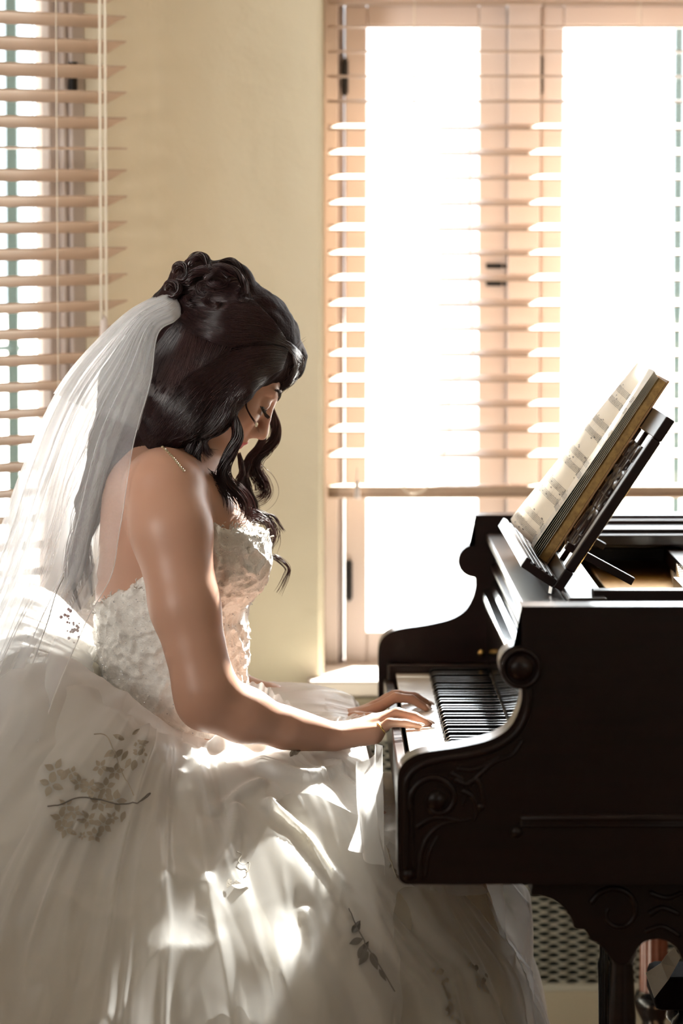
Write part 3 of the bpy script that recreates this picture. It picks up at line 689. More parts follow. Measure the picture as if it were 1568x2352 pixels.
class Field:
    def __init__(s, lo, hi, h):
        s.lo = np.array(lo, float); s.h = h; s.n = np.ceil((np.array(hi)-s.lo)/h).astype(int)+1
        s.v = np.full(s.n, .2, np.float32); s.ax = [s.lo[i]+h*np.arange(s.n[i]) for i in range(3)]
    def sub(s, lo, hi, pad):
        a = np.clip(np.floor((np.array(lo)-pad-s.lo)/s.h).astype(int), 0, s.n-1); b = np.clip(np.ceil((np.array(hi)+pad-s.lo)/s.h).astype(int)+1, 1, s.n)
        sl = tuple(slice(a[i], b[i]) for i in range(3))
        g = np.stack(np.meshgrid(*[s.ax[i][sl[i]] for i in range(3)], indexing='ij'), -1).astype(np.float32)
        return sl, g
    def blend(s, sl, d, k, op=1):
        v = s.v[sl]
        if op == 1:
            hh = np.clip(.5+.5*(v-d)/k, 0, 1); s.v[sl] = v*(1-hh)+d*hh-k*hh*(1-hh)
        else:                      # smooth subtraction
            hh = np.clip(.5-.5*(v+d)/k, 0, 1); s.v[sl] = v*(1-hh)+(-d)*hh+k*hh*(1-hh)
    def cone(s, a, b, r1, r2, k=.015, op=1):
        a = np.array(a, float); b = np.array(b, float); pad = max(r1, r2)+k+.012
        sl, g = s.sub(np.minimum(a, b), np.maximum(a, b), pad)
        ba = (b-a).astype(np.float32); pa = g-a.astype(np.float32); t = np.clip((pa@ba)/max(1e-9, float(ba@ba)), 0, 1)
        s.blend(sl, np.linalg.norm(pa-t[..., None]*ba, axis=-1)-(r1+(r2-r1)*t), k, op)
    def ell(s, c, r, k=.02, rot=None, op=1):
        c = np.array(c, float); r = np.array(r, float); m = max(r)
        sl, g = s.sub(c, c, m+k+.012); q = g-c.astype(np.float32)
        if rot is not None: q = q@np.array(rot, np.float32)
        k0 = np.linalg.norm(q/r.astype(np.float32), axis=-1); k1 = np.linalg.norm(q/(r*r).astype(np.float32), axis=-1)+1e-6
        s.blend(sl, k0*(k0-1)/k1, k, op)
    def nets(s):
        v = s.v; nx, ny, nz_ = v.shape; ins = v < 0
        cnt = sum(ins[i:nx-1+i, j:ny-1+j, k:nz_-1+k].astype(np.int8) for i in (0, 1) for j in (0, 1) for k in (0, 1))
        act = (cnt > 0) & (cnt < 8); I = np.argwhere(act); idx = np.full(act.shape, -1, np.int32); idx[act] = np.arange(len(I))
        pos = np.zeros((len(I), 3)); w_ = np.zeros(len(I)); cs = [(i, j, k) for i in (0, 1) for j in (0, 1) for k in (0, 1)]
        cv = {c: v[I[:, 0]+c[0], I[:, 1]+c[1], I[:, 2]+c[2]] for c in cs}
        for c in cs:
            for ax in range(3):
                if c[ax] == 0:
                    d = list(c); d[ax] = 1; d = tuple(d); a, b = cv[c], cv[d]; m = (a < 0) != (b < 0)
                    t = np.where(m, a/(a-b+1e-12), 0); p = np.tile(np.array(c, float), (len(I), 1)); p[:, ax] += t
                    pos += np.where(m[:, None], p, 0); w_ += m
        Vv = s.lo+(I+pos/w_[:, None])*s.h; F = []
        for ax in range(3):
            o1, o2 = [(1, 2), (2, 0), (0, 1)][ax]
            a = ins; sl0 = [slice(1, -1)]*3; sl0[ax] = slice(0, -1); sl1 = list(sl0); sl1[ax] = slice(1, None)
            A, B = ins[tuple(sl0)], ins[tuple(sl1)]; E = np.argwhere(A != B); 
            if not len(E): continue
            flip = A[tuple(E.T)]; G = E.copy(); 
            for q in range(3):
                if q != ax: G[:, q] += 1
            def c_(d1, d2):
                H = G.copy(); H[:, o1] -= d1; H[:, o2] -= d2; return idx[tuple(H.T)]
            q4_ = np.stack([c_(1, 1), c_(0, 1), c_(0, 0), c_(1, 0)], 1)
            q4_[~flip] = q4_[~flip][:, ::-1]; F.append(q4_)
        F = np.concatenate(F); F = F[(F >= 0).all(1)]
        return Vv, F
YC = 5.60
person = thing('person', (U(400, 1750, YC)[0], YC, 0), 'bride in beaded white gown and long veil seated with hands on the piano keys', 'person')
# head frame
Rp = np.array(Matrix.Rotation(R(7), 3, 'Z') @ Matrix.Rotation(R(43), 3, 'Y') @ Matrix.Rotation(R(-3), 3, 'X'))
HS = .97
nose_l = np.array([.103, 0, -.036])*HS
HC = U(603, 1003, YC+.015)-Rp@nose_l
def H(x, y, z): return HC+Rp@(np.array([x, y, z])*HS)
def head(f, k=1):
    E = lambda c, r, kk=.015, op=1: f.ell(H(*c), np.array(r)*HS, kk, Rp, op)
    Cn = lambda a, b, r1, r2, kk=.01, op=1: f.cone(H(*a), H(*b), r1*HS, r2*HS, kk, op)
    E((-.017, 0, .032), (.094, .074, .086)); E((.028, 0, -.022), (.052, .060, .076), .02)
    for s in (-1, 1):
        Cn((-.012, s*.050, -.055), (.052, s*.020, -.096), .019, .016, .02); E((.048, s*.036, -.038), (.026, .024, .026), .02)
        E((.070, s*.031, .000), (.018, .020, .013), .008, 2); E((.0615, s*.031, -.001), (.0155, .0155, .0135), .004)
        Cn((.072, s*.012, .017), (.062, s*.044, .021), .008, .006, .010)
        E((-.004, s*.072, -.008), (.016, .008, .030), .006)
        E((.0905, s*.0115, -.040), (.0095, .0065, .0075), .005); 
    E((.064, 0, -.100), (.017, .020, .016), .015); E((.064, 0, -.066), (.024, .032, .026), .02)
    Cn((.078, 0, .008), (.097, 0, -.029), .0065, .0085, .010); E((.099, 0, -.035), (.0095, .0095, .0085), .006)
    for s in (-1, 1): E((.093, s*.0065, -.046), (.005, .0035, .004), .002, 2)
    E((.085, 0, -.0595), (.0085, .021, .0052), .004); E((.0825, 0, -.0705), (.0085, .019, .0060), .004)
    Cn((.094, -.020, -.0650), (.094, .020, -.0650), .0012, .0012, .002, 2)
def torso(f):
    f.ell(U(392, 1712, YC), (.122, .160, .10), .03)
    f.ell(U(404, 1545, YC), (.097, .122, .14), .04)
    f.ell(U(388, 1345, YC), (.108, .135, .16), .04)
    f.ell(U(405, 1190, YC), (.098, .150, .105), .04)
    f.ell(U(322, 1210, YC-.06), (.05, .06, .09), .03); f.ell(U(322, 1210, YC+.06), (.05, .06, .09), .03)
    for s in (-1, 1): f.ell(U(508, 1285, YC+s*.072), (.066, .064, .066), .03)
def arms(f):
    # near arm
    f.cone(U(395, 1112, YC-.02), U(376, 1118, 5.475), .05, .052, .04)
    f.cone(U(375, 1122, 5.462), U(392, 1215, 5.435), .055, .056, .02); f.cone(U(392, 1215, 5.435), U(424, 1390, 5.405), .056, .047, .02)
    f.cone(U(424, 1390, 5.405), U(470, 1580, 5.385), .047, .042, .02); f.cone(U(470, 1580, 5.385), U(470, 1618, 5.385), .040, .034, .02)
    f.cone(U(475, 1610, 5.385), U(560, 1642, 5.40), .039, .037, .02); f.cone(U(560, 1642, 5.40), U(655, 1672, 5.425), .037, .028, .02)
    f.cone(U(655, 1672, 5.425), U(758, 1690, 5.455), .028, .019, .015); f.cone(U(758, 1693, 5.475), U(690, 1680, 5.445), .019, .026, .015)
    # far arm
    f.cone(U(420, 1112, YC+.02), U(412, 1118, 5.735), .05, .052, .04); f.cone(U(412, 1118, 5.75), U(440, 1370, 5.80), .055, .046, .02)
    f.cone(U(440, 1370, 5.80), U(505, 1585, 5.81), .046, .038, .02); f.cone(U(505, 1585, 5.81), U(620, 1625, 5.755), .038, .033, .02)
    f.cone(U(620, 1625, 5.755), U(795, 1660, 5.665), .033, .019, .015)
    # near hand: palm then five fingers
    kn = []
    def hand(wr, Y0_, dirY, fingers, thumb):
        for base, pip, dip, tip, r in fingers:
            f.cone(wr+np.array([0, dirY*(base[2]-Y0_)*.35 if False else 0, 0])+(U(*base)-wr)*.12, U(*base), .0135, r*1.28, .010)
        for base, pip, dip, tip, r in fingers:
            f.cone(U(*base), U(*pip), r*1.18, r*1.05, .0045); f.cone(U(*pip), U(*dip), r*1.05, r*.92, .0025); f.cone(U(*dip), U(*tip), r*.92, r*.78, .002)
        a, b, c, d = thumb
        f.cone(U(*a), U(*b), .017, .0125, .010); f.cone(U(*b), U(*c), .0105, .0092, .004); f.cone(U(*c), U(*d), .009, .0075, .003)
    hand(U(762, 1692, 5.468), 5.468, 1, NEAR, THN); f.cone(U(775, 1697, 5.452), U(858, 1692, 5.448), .0155, .0115, .012)
    hand(U(800, 1661, 5.665), 5.665, 1, FAR, THF)
NEAR = [((866, 1680, 5.447), (894, 1660, 5.452), (930, 1661, 5.462), (962, 1668, 5.470), .0070),
        ((862, 1664, 5.466), (912, 1637, 5.474), (948, 1645, 5.484), (979, 1659, 5.492), .0076),
        ((862, 1656, 5.488), (914, 1638, 5.500), (952, 1646, 5.508), (984, 1662, 5.515), .0078),
        ((856, 1654, 5.510), (902, 1640, 5.528), (936, 1646, 5.538), (962, 1655, 5.546), .0074)]
THN = ((785, 1690, 5.50), (815, 1688, 5.535), (850, 1680, 5.560), (884, 1672, 5.575))
FAR = [((862, 1630, 5.655), (908, 1602, 5.662), (946, 1606, 5.668), (978, 1627, 5.672), .0074),
       ((862, 1624, 5.678), (912, 1596, 5.690), (952, 1600, 5.698), (984, 1618, 5.704), .0076),
       ((858, 1624, 5.700), (904, 1596, 5.716), (944, 1600, 5.728), (972, 1614, 5.736), .0072),
       ((850, 1626, 5.720), (888, 1602, 5.740), (920, 1603, 5.754), (946, 1610, 5.764), .0064)]
THF = ((815, 1660, 5.64), (850, 1655, 5.61), (890, 1652, 5.60), (928, 1652, 5.592))
bf = Field((-.36, 5.30, -.0), (.28, 5.92, 1.36), .0034)
torso(bf); head(bf)
bf.cone(U(398, 1085, YC), H(-.035, 0, -.055), .058, .047, .03); bf.cone(U(340, 1120, YC), U(395, 1050, YC), .06, .05, .04)
arms(bf)
KNX = .175
for s in (-1, 1):
    kn_ = np.array([KNX, YC+s*.10, .475]); an = np.array([.13, YC+s*.09, .085])
    bf.cone(U(405, 1758, YC+s*.085), kn_, .074, .056, .03); bf.cone(kn_, an, .052, .034, .02); bf.cone(an+[0, 0, -.03], an+[.13, s*.02, -.06], .034, .022, .02)
BV, BF = bf.nets()
# lips get their own colour: faces near the mouth in the head's own frame
M['skin'] = mat('skin', (.49, .28, .195), .45, spec=.4, sss=.12, bump=(220, .06, .001), var=(16, (.46, .25, .17), 1.5, (1, 1, 1)))
M['lip'] = mat('lips', (.48, .11, .11), .35, sss=.1)
cen = BV[BF].mean(1); hl = (cen-HC)@Rp/HS
lip = (hl[:, 0] > .078) & (np.abs(hl[:, 1]) < .022-(np.abs(hl[:, 2]+.065)*1.0)) & (hl[:, 2] < -.0555) & (hl[:, 2] > -.0755)
body = mesh('body', BV, BF, None, person, True, mats=[M['skin'], M['lip']], mi=lip.astype(int))
sm_ = body.modifiers.new('soften', 'SMOOTH'); sm_.factor = .5; sm_.iterations = 2
bvh_body = BVHTree.FromPolygons([tuple(v) for v in BV], [tuple(f) for f in BF.tolist()])
def onbody(px, py, bvh=None, off=0.0):
    d = ray(px, py); h = (bvh or bvh_body).ray_cast(EYE, d)
    if h[0] is None: return None, None
    return h[0]+h[1]*off, h[1]
# fingernails
M['nail'] = mat('polished_nail', (.85, .68, .62), .12, coat=.6)
for fs in (NEAR, FAR):
    for base, pip, dip, tip, r in fs:
        a, b = Vector(U(*dip)), Vector(U(*tip)); t = (b-a).normalized(); upv = (Vector((0, 0, 1))-t*t.z).normalized(); sdv = t.cross(upv)
        c = b+upv*r*.52+t*r*.25; Mx = Matrix((t, sdv, upv)).transposed()
        MB().ball((0, 0, 0), 1, 12, 6, (.0068, r*.62, .0024)).v
        nb2 = MB().ball(c, 1, 12, 6, (.0070, r*.66, .0022), Mx); nb2.build('fingernail', M['nail'], body, True)
# ring on the near hand
a, b = Vector(U(*NEAR[0][0])), Vector(U(*NEAR[0][1])); t = (b-a).normalized(); c = a.lerp(b, .30)
u1 = t.orthogonal().normalized(); u2 = t.cross(u1)
rg = MB(); rg.tube([c+(u1*math.cos(q)+u2*math.sin(q))*.0088 for q in [2*PI*k/24 for k in range(25)]], .0014, 8); rg.build('ring', M['brass'], person, True)
# eyelashes and eyebrows
M['lash'] = mat('dark_lashes', (.012, .009, .008), .5)
for s in (-1, 1):
    lm = MB()
    for k in range(34):
        q = k/33; y = s*(.018+.027*q); x0 = .0765-.010*q*q; z0 = -.0085+.003*math.sin(PI*q)
        p0 = H(x0-.003, y, z0); p1 = H(x0+.006, y+s*.002*q, z0-.004); p2 = H(x0+.0125, y+s*.007*q, z0-.004)
        lm.tube([p0, p1, p2], [.0007, .0005, .0001], 4, False)
    lm.tube([H(.0775-.010*(k/12)**2, s*(.018+.027*k/12), -.0075+.003*math.sin(PI*k/12)) for k in range(13)], .0010, 5)
    lm.build('eyelashes', M['lash'], person)
    eb = MB()
    for k in range(110):
        q = k/109; y = s*(.012+.038*q); z0 = .018+.008*math.sin(PI*q*.75)+random.uniform(-.0028, .0028)*(1-q*.7); 
        h, nn, _, _ = bvh_body.ray_cast(Vector(H(.13, y, z0)), Vector(Rp@np.array([-1, 0, 0])))
        if h is None: continue
        d = Vector(Rp@np.array([-.1, s*.8, .25+.5*(1-q)])).normalized()
        eb.tube([h-nn*.0004, h+nn*.0006+d*.003, h+nn*.0004+d*.0065], [.00030, .00026, .0001], 4, False)
    eb.build('eyebrow', M['lash'], person)
# ---------------------------------------------------------------- bodice
tf = Field((-.36, 5.40, .60), (.02, 5.80, 1.10), .0028)
torso(tf); tf.v -= .0055
g = np.stack(np.meshgrid(*tf.ax, indexing='ij'), -1)
nl = [(150, 1425), (205, 1408), (250, 1368), (310, 1330), (400, 1288), (465, 1222), (500, 1192), (545, 1200), (640, 1225)]
nlx = np.array([U(a, b, YC)[0] for a, b in nl]); nlz = np.array([U(a, b, YC)[2] for a, b in nl])
cut = g[..., 2]-(np.interp(g[..., 0], nlx, nlz)+.004*np.sin(g[..., 1]*260)*.5-np.clip(.03-np.abs(g[..., 1]-YC), 0, 1)*.6)
tf.v = np.maximum(tf.v, cut.astype(np.float32)); tf.v = np.maximum(tf.v, (.622-g[..., 2]).astype(np.float32))
TV, TF = tf.nets()
def vnorm(V, F):
    fn = np.cross(V[F[:, 2]]-V[F[:, 0]], V[F[:, 3]]-V[F[:, 1]]); N_ = np.zeros_like(V)
    for k in range(4): np.add.at(N_, F[:, k], fn)
    return N_/(np.linalg.norm(N_, axis=1, keepdims=True)+1e-12)
TN = vnorm(TV, TF)
def ridge(p, s, off=0): return 1-np.abs(fbm(p, s, 2, off))*2
lace = np.clip(ridge(TV, 34, 3)-.62, 0, 1)*.012+np.clip(ridge(TV, 60, 9)-.6, 0, 1)*.006
TV2 = TV+TN*lace[:, None]
M['lace'] = mat('beaded_lace', (.82, .79, .74), .45, sheen=.3, bump=(420, .7, .002), var=(70, (.62, .57, .51), .8, (1, 1, 1)))
bod = mesh('bodice', TV2, TF, M['lace'], person, True)
M['bead'] = mat('glass_bead', (.95, .95, .97), .06, metal=.6, coat=1)
sel = rng.choice(len(TV2), 1500, replace=False); bd = MB()
for i in sel:
    c = TV2[i]+TN[i]*.0008; r = random.uniform(.0006, .0013); x, y, z = c
    bd.add([(x+r, y, z), (x-r, y, z), (x, y+r, z), (x, y-r, z), (x, y, z+r), (x, y, z-r)], [(0, 2, 4), (2, 1, 4), (1, 3, 4), (3, 0, 4), (2, 0, 5), (1, 2, 5), (3, 1, 5), (0, 3, 5)])
bd.build('bead', M['bead'], bod, kind='stuff')
# lace edging along the neckline
eg = MB()
be = [i for i in range(len(TV2)) if abs(TV2[i][2]-np.interp(TV2[i][0], nlx, nlz)) < .006]
random.shuffle(be)
for i in be[:1100]:
    c = Vector(TV2[i]); a = Vector((random.gauss(0, 1), random.gauss(0, 1), abs(random.gauss(.5, 1)))).normalized()*.007; n_ = Vector(TN[i])*.003
    eg.tube([c, c+a*.5+n_, c+a+n_*.5], [.0007, .0009, .0004], 4, False)
eg.build('lace_edging', M['lace'], bod, True, kind='stuff')
# necklace of rhinestones
nk = MB(); npx = [(352, 1008), (366, 1022), (378, 1033), (388, 1043), (397, 1053), (405, 1063), (413, 1073), (422, 1083)]
pp = catmull(npx, 5); nkp = []
for i, p in enumerate(pp):
    h, nn = onbody(p[0], p[1])
    if h is None: continue
    if i % 2 == 0: nk.ball(h+nn*.0012, .0021, 8, 5)
    nkp.append(h+nn*.0012)
nk.tube(nkp, .0006, 5)
nk.build('necklace', mat('gilt_crystal', (.55, .45, .30), .12, metal=.7, coat=1), person)
# ---------------------------------------------------------------- hair
def hairmat():
    m = mat('dark_auburn_hair', (.026, .009, .0095), .32, spec=.6); nt = m.node_tree; b = nt.nodes['Principled BSDF']
    tr = nt.nodes.new('ShaderNodeBsdfTranslucent'); tr.inputs[0].default_value = (.42, .12, .03, 1)
    mx = nt.nodes.new('ShaderNodeMixShader'); mx.inputs[0].default_value = .16; out = nt.nodes['Material Output']
    nt.links.new(b.outputs[0], mx.inputs[1]); nt.links.new(tr.outputs[0], mx.inputs[2]); nt.links.new(mx.outputs[0], out.inputs[0]); return m
M['hair'] = hairmat(); M['hairmass'] = mat('dark_hair_mass', (.016, .006, .0055), .8, spec=.12, bump=(260, .6, .002))
HY = YC
hf = Field((-.42, 5.36, .80), (.05, 5.84, 1.42), .0036)
hf.ell(H(-.022, 0, .044), np.array([.098, .082, .088])*HS, .02, Rp)
hf.ell(U(530, 775, HY), (.082, .086, .060), .03)
hf.ell(U(612, 805, HY+.0), (.030, .050, .030), .02)
for a in ((492, 668, 0, .050, .050, .036), (432, 650, -.012, .026, .030, .024), (455, 612, 0, .018, .022, .014), (512, 628, .01, .036, .034, .022), (545, 662, 0, .026, .038, .026), (410, 626, -.01, .010, .014, .010), (396, 666, -.02, .012, .014, .010)):
    hf.ell(U(a[0], a[1], HY+a[2]), a[3:], .014)
hf.cone(U(642, 795, HY+.02), U(672, 822, HY+.035), .017, .020, .014); hf.cone(U(672, 822, HY+.035), U(668, 850, HY+.045), .019, .016, .012); hf.cone(U(668, 850, HY+.045), U(648, 882, HY+.05), .014, .005, .01)
for s in (-1, 1):
    hf.cone(U(480, 810, HY+s*.055), U(420, 930, HY+s*.070), .052, .055, .04); hf.cone(U(420, 930, HY+s*.070), U(372, 990, HY+s*.07), .050, .030, .03)
    hf.cone(U(600, 822, HY+s*.045), U(545, 868, HY+s*.068), .022, .026, .025); hf.cone(U(545, 868, HY+s*.070), U(492, 950, HY+s*.072), .028, .028, .02)
    hf.cone(U(492, 950, HY+s*.072), U(462, 1000, HY+s*.072), .026, .014, .02)
hf.cone(U(410, 760, HY), U(330, 900, HY), .062, .062, .03); hf.cone(U(330, 900, HY), U(268, 1010, HY), .058, .040, .03)
hf.cone(U(268, 1010, HY), U(208, 1160, HY-.01), .036, .022, .02); hf.cone(U(208, 1160, HY-.01), U(178, 1310, HY-.02), .020, .006, .02)
HV, HF_ = hf.nets()
HN = vnorm(HV, HF_); HV = HV+HN*(fbm(HV, 26, 3)*.008)[:, None]
hair = mesh('hair', HV, HF_, M['hairmass'], person, True)
bvh_hair = BVHTree.FromPolygons([tuple(v) for v in HV], [tuple(f) for f in HF_.tolist()])
class Strands:
    def __init__(s): s.V = []; s.F = []; s.n = 0
    def add(s, pts, r0, r1=None, sides=3):
        pts = np.asarray(pts, float); m = len(pts); t = np.gradient(pts, axis=0); t /= np.linalg.norm(t, axis=1, keepdims=True)+1e-9
        a = np.cross(t, [0, 1, .15]); a /= np.linalg.norm(a, axis=1, keepdims=True)+1e-9; b = np.cross(t, a)
        r = np.interp(np.linspace(0, 1, m), [0, .1, .7, 1], [r0*.6, r0, r0*.9, (r1 if r1 is not None else r0*.15)])[:, None]
        rings = [pts+(a*math.cos(2*PI*j/sides)+b*math.sin(2*PI*j/sides))*r for j in range(sides)]
        V = np.stack(rings, 1).reshape(-1, 3); i = np.arange(m-1)[:, None]*sides; j = np.arange(sides)[None]; j2 = (j+1) % sides
        F = np.stack([i+j, i+j2, i+sides+j2, i+sides+j], -1).reshape(-1, 4)+s.n
        s.V.append(V); s.F.append(F); s.n += len(V)
    def build(s, name, m, parent, kind=None):
        return mesh(name, np.concatenate(s.V), np.concatenate(s.F), m, parent, True, kind)
def smooth1(a, k=2):
    for _ in range(k): a[1:-1] = (a[:-2]+a[1:-1]*2+a[2:])/4
    return a
def surf_family(st, guides, n, off=.003, r=.0006, mirror=True, wob=5, depth0=None, amp=.0015):
    G = [np.array(catmull(g, 10)) for g in guides]; L = 34
    G = [np.stack([np.interp(np.linspace(0, 1, L), np.linspace(0, 1, len(g)), g[:, k]) for k in (0, 1)], 1) for g in G]
    for q in range(n):
        u = random.random()*(len(G)-1); i = min(int(u), len(G)-2); f = u-i; p = G[i]*(1-f)+G[i+1]*f
        ph = random.random()*6.28; am = random.gauss(0, wob); fr = random.uniform(1, 2.6); T = np.linspace(0, 1, L)
        p = p+np.stack([np.sin(T*fr*6.28+ph), np.cos(T*fr*5+ph)], 1)*am*np.minimum(1, T*2.5)[:, None]
        a = random.uniform(0, .35); b = random.uniform(.55, 1); p = p[int(a*L*.6):max(int(b*L), int(a*L*.6)+8)]
        Y = []; last = None
        for x, y in p:
            h = bvh_hair.ray_cast(EYE, ray(x, y)); 
            Y.append(h[0].y if h[0] is not None else np.nan)
        Y = np.array(Y); ok = ~np.isnan(Y)
        if ok.sum() < 5: continue
        Y = np.interp(np.arange(len(Y)), np.arange(len(Y))[ok], Y[ok]); Y = smooth1(Y, 4)
        o = off*random.uniform(.2, 1.3)+amp*np.sin(T[:len(Y)]*9+ph)
        pts = np.array([np.array(P(x, y, yy-oo)) for (x, y), yy, oo in zip(p, Y, o)])
        st.add(pts, r*random.uniform(.6, 1.3))
        if mirror: mp = pts.copy(); mp[:, 1] = 2*HY-mp[:, 1]; st.add(mp, r)
st = Strands()
A = [[(582, 688), (540, 680), (480, 676), (424, 686)], [(628, 735), (580, 712), (500, 706), (425, 700)], [(655, 775), (600, 752), (515, 745), (435, 720)], [(668, 800), (610, 785), (520, 790), (440, 760), (405, 735)]]
surf_family(st, A, 2200)
B = [[(664, 800), (610, 795), (540, 810), (460, 850), (400, 900), (345, 985)], [(655, 830), (610, 830), (550, 850), (490, 900), (430, 960), (370, 1015)], [(648, 848), (600, 868), (555, 892), (525, 930), (490, 985), (440, 1020)], [(640, 850), (600, 876), (562, 900), (545, 930), (525, 960), (505, 985)]]
surf_family(st, B, 2300)
C_ = [[(425, 715), (375, 770), (325, 850), (290, 930), (250, 1030), (205, 1150), (178, 1270)], [(435, 735), (400, 820), (360, 900), (310, 980), (262, 1060), (215, 1180), (190, 1290)], [(450, 760), (430, 850), (395, 940), (350, 1000), (320, 1035)], [(540, 790), (480, 880), (440, 960), (420, 1010), (400, 1030)]]
surf_family(st, C_, 1900, off=.0012, wob=4, amp=.0007)
D = [[(395, 650), (420, 615), (455, 592), (500, 612), (550, 632), (580, 690)], [(392, 665), (430, 640), (480, 625), (530, 645), (572, 690)], [(400, 680), (440, 665), (490, 660), (540, 675), (575, 700)]]
surf_family(st, D, 1100, wob=7)
E_ = [[(640, 775), (672, 792), (694, 820), (690, 850), (668, 880), (640, 905)], [(635, 785), (660, 800), (678, 825), (672, 855), (650, 885), (620, 915)]]
surf_family(st, E_, 350, wob=3, mirror=False)
for cx, cy, rx in ((430, 640, 22), (455, 620, 20), (500, 640, 30), (540, 660, 26), (470, 665, 26), (520, 620, 20), (410, 650, 14), (560, 680, 18), (490, 690, 24), (440, 690, 20)):
    a0 = random.uniform(0, 360); loop = lambda k, q: (cx+rx*k*math.cos(R(a0+q)), cy+rx*.8*k*math.sin(R(a0+q)))
    surf_family(st, [[loop(1, q) for q in range(0, 300, 50)], [loop(.35, q) for q in range(0, 300, 50)]], 130, .006, .0006, True, 2)
# curls of the pinned-up crown: small rolled loops
def curl_bundle(st, ctrl, Y, n, spread, r=.0006, twist=0, core=None, end=.25, fly=0):
    """a lock: strands around a 3-D spine given as (px, py[, dY])"""
    sp = np.array(catmull([tuple(U(c[0], c[1], Y+(c[2] if len(c) > 2 else 0))) for c in ctrl], 9)); L = len(sp); T = np.linspace(0, 1, L)
    t = np.gradient(sp, axis=0); t /= np.linalg.norm(t, axis=1, keepdims=True); a = np.cross(t, [0, 1, 0]); a /= np.linalg.norm(a, axis=1, keepdims=True)+1e-9; b = np.cross(t, a)
    prof = np.interp(T, [0, .15, .6, 1], [.6, 1, .85, end])
    for _ in range(n):
        q = random.random()*6.28; rr = spread*math.sqrt(random.random()); tw = twist*T*6.28+q; fl = random.gauss(0, fly)
        o = a*(np.cos(tw)*rr*prof)[:, None]+b*(np.sin(tw)*rr*prof)[:, None]+(a*fl+b*random.gauss(0, fly))*(T**1.5)[:, None]
        o = o+np.stack([np.sin(T*9+q), np.cos(T*7+q), np.sin(T*8+2*q)], 1)*spread*.12
        i0 = int(random.random()*.12*L); i1 = int(L*random.uniform(.75, 1)) if random.random() < .7 else L
        st.add((sp+o)[i0:max(i1, i0+6)], r*random.uniform(.6, 1.25))
    if core: st.add(sp, core*spread, core*spread*.2, 8)
for ctrl, n in (([(400, 628), (408, 612), (424, 612), (430, 628), (420, 642), (404, 640)], 60), ([(430, 615), (445, 592), (466, 592), (478, 612), (470, 632)], 70), ([(383, 668), (388, 655), (402, 656), (408, 668), (398, 680), (386, 678)], 60),
                ([(500, 612), (530, 604), (556, 625), (578, 665), (582, 690)], 90), ([(470, 640), (500, 615), (540, 625), (560, 650), (566, 675)], 90), ([(425, 650), (450, 625), (490, 622), (520, 640)], 80)):
    curl_bundle(st, ctrl, HY-.058 if ctrl[0][0] < 480 else HY-.015, n, .008, .0006, .6, .6, .9)
hair_st = st.build('hair_strands', M['hair'], hair)
# loose locks around the face, near and far
lk = Strands()
N_ = HY-.085
locks = [([(505, 880), (478, 930), (452, 985), (436, 1030), (432, 1065), (445, 1095), (472, 1112), (498, 1128), (510, 1150), (512, 1180), (506, 1205)], N_, 170, .0085, 1.4),
 ([(520, 900), (500, 960), (470, 1010), (452, 1045), (458, 1072), (480, 1092), (498, 1102), (505, 1118), (495, 1135)], N_, 100, .0055, 1.2),
 ([(545, 870), (533, 915), (530, 950), (541, 975), (545, 1005), (532, 1035), (517, 1065), (512, 1090), (524, 1115), (544, 1132), (560, 1155), (562, 1180), (555, 1200)], N_, 180, .0085, 1.5),
 ([(618, 850), (590, 875), (571, 905), (565, 930), (573, 952), (585, 972), (592, 995)], HY-.055, 14, .0012, .5),
 ([(640, 850), (618, 885), (612, 920), (622, 950), (634, 980), (630, 1010), (612, 1032), (592, 1048), (584, 1068), (590, 1090), (602, 1110), (606, 1128), (596, 1140), (582, 1145)], HY+.085, 190, .0085, 1.5),
 ([(600, 960), (605, 1000), (590, 1030), (570, 1055), (560, 1090), (570, 1130), (585, 1165), (578, 1195), (558, 1205)], HY+.06, 110, .0055, 1.3),
 ([(548, 1040), (556, 1080), (548, 1110), (556, 1150), (575, 1170)], HY+.02, 60, .005, 1),
 ([(432, 960), (420, 1000), (415, 1025)], N_+.005, 80, .012, .5), ([(470, 940), (462, 990), (470, 1030), (486, 1050)], N_, 70, .006, .8),
 ([(556, 1176), (590, 1180), (616, 1192), (629, 1215), (625, 1240), (612, 1258)], HY+.03, 30, .008, .6), ([(575, 1190), (606, 1196), (620, 1222), (612, 1250), (600, 1262)], HY+.0, 26, .009, .6),
 ([(616, 1272), (640, 1285), (660, 1305), (655, 1325), (642, 1350), (634, 1362)], HY+.02, 14, .0045, .4), ([(600, 1180), (628, 1186), (645, 1210), (655, 1222)], HY+.03, 14, .002, .3)]
for c, Y, n, sprd, tw in locks: curl_bundle(lk, c, Y, int(n*1.3), sprd*.85, .00055, tw, .2 if n > 60 else None, .3, sprd*.9)
# long hair hanging down the back
for c, n in (([(300, 930), (262, 1010), (232, 1100), (205, 1190), (175, 1260), (168, 1340), (185, 1400)], 150), ([(285, 960), (245, 1040), (215, 1130), (190, 1210), (200, 1300), (212, 1370)], 120)):
    curl_bundle(lk, c, HY-.03, n, .014, .0006, .8, .5, .3, .008)
for k in range(60):               # flyaways
    x = random.uniform(390, 690); y0 = np.interp(x, [390, 460, 580, 640, 700], [640, 600, 670, 745, 815]); q = random.uniform(-12, 12)
    curl_bundle(lk, [(x, y0+6), (x+q, y0-4), (x+q*2+5, y0-10-random.random()*8)], HY+random.uniform(-.04, .04), 1, .001, .00022)
for k in range(30):
    x = random.uniform(160, 230); y = random.uniform(900, 1200); curl_bundle(lk, [(x+60, y-60), (x+20, y), (x-15, y+70), (x-20-random.random()*20, y+150)], HY-.04, 1, .002, .0003)
locks_o = lk.build('loose_lock', M['hair'], hair)
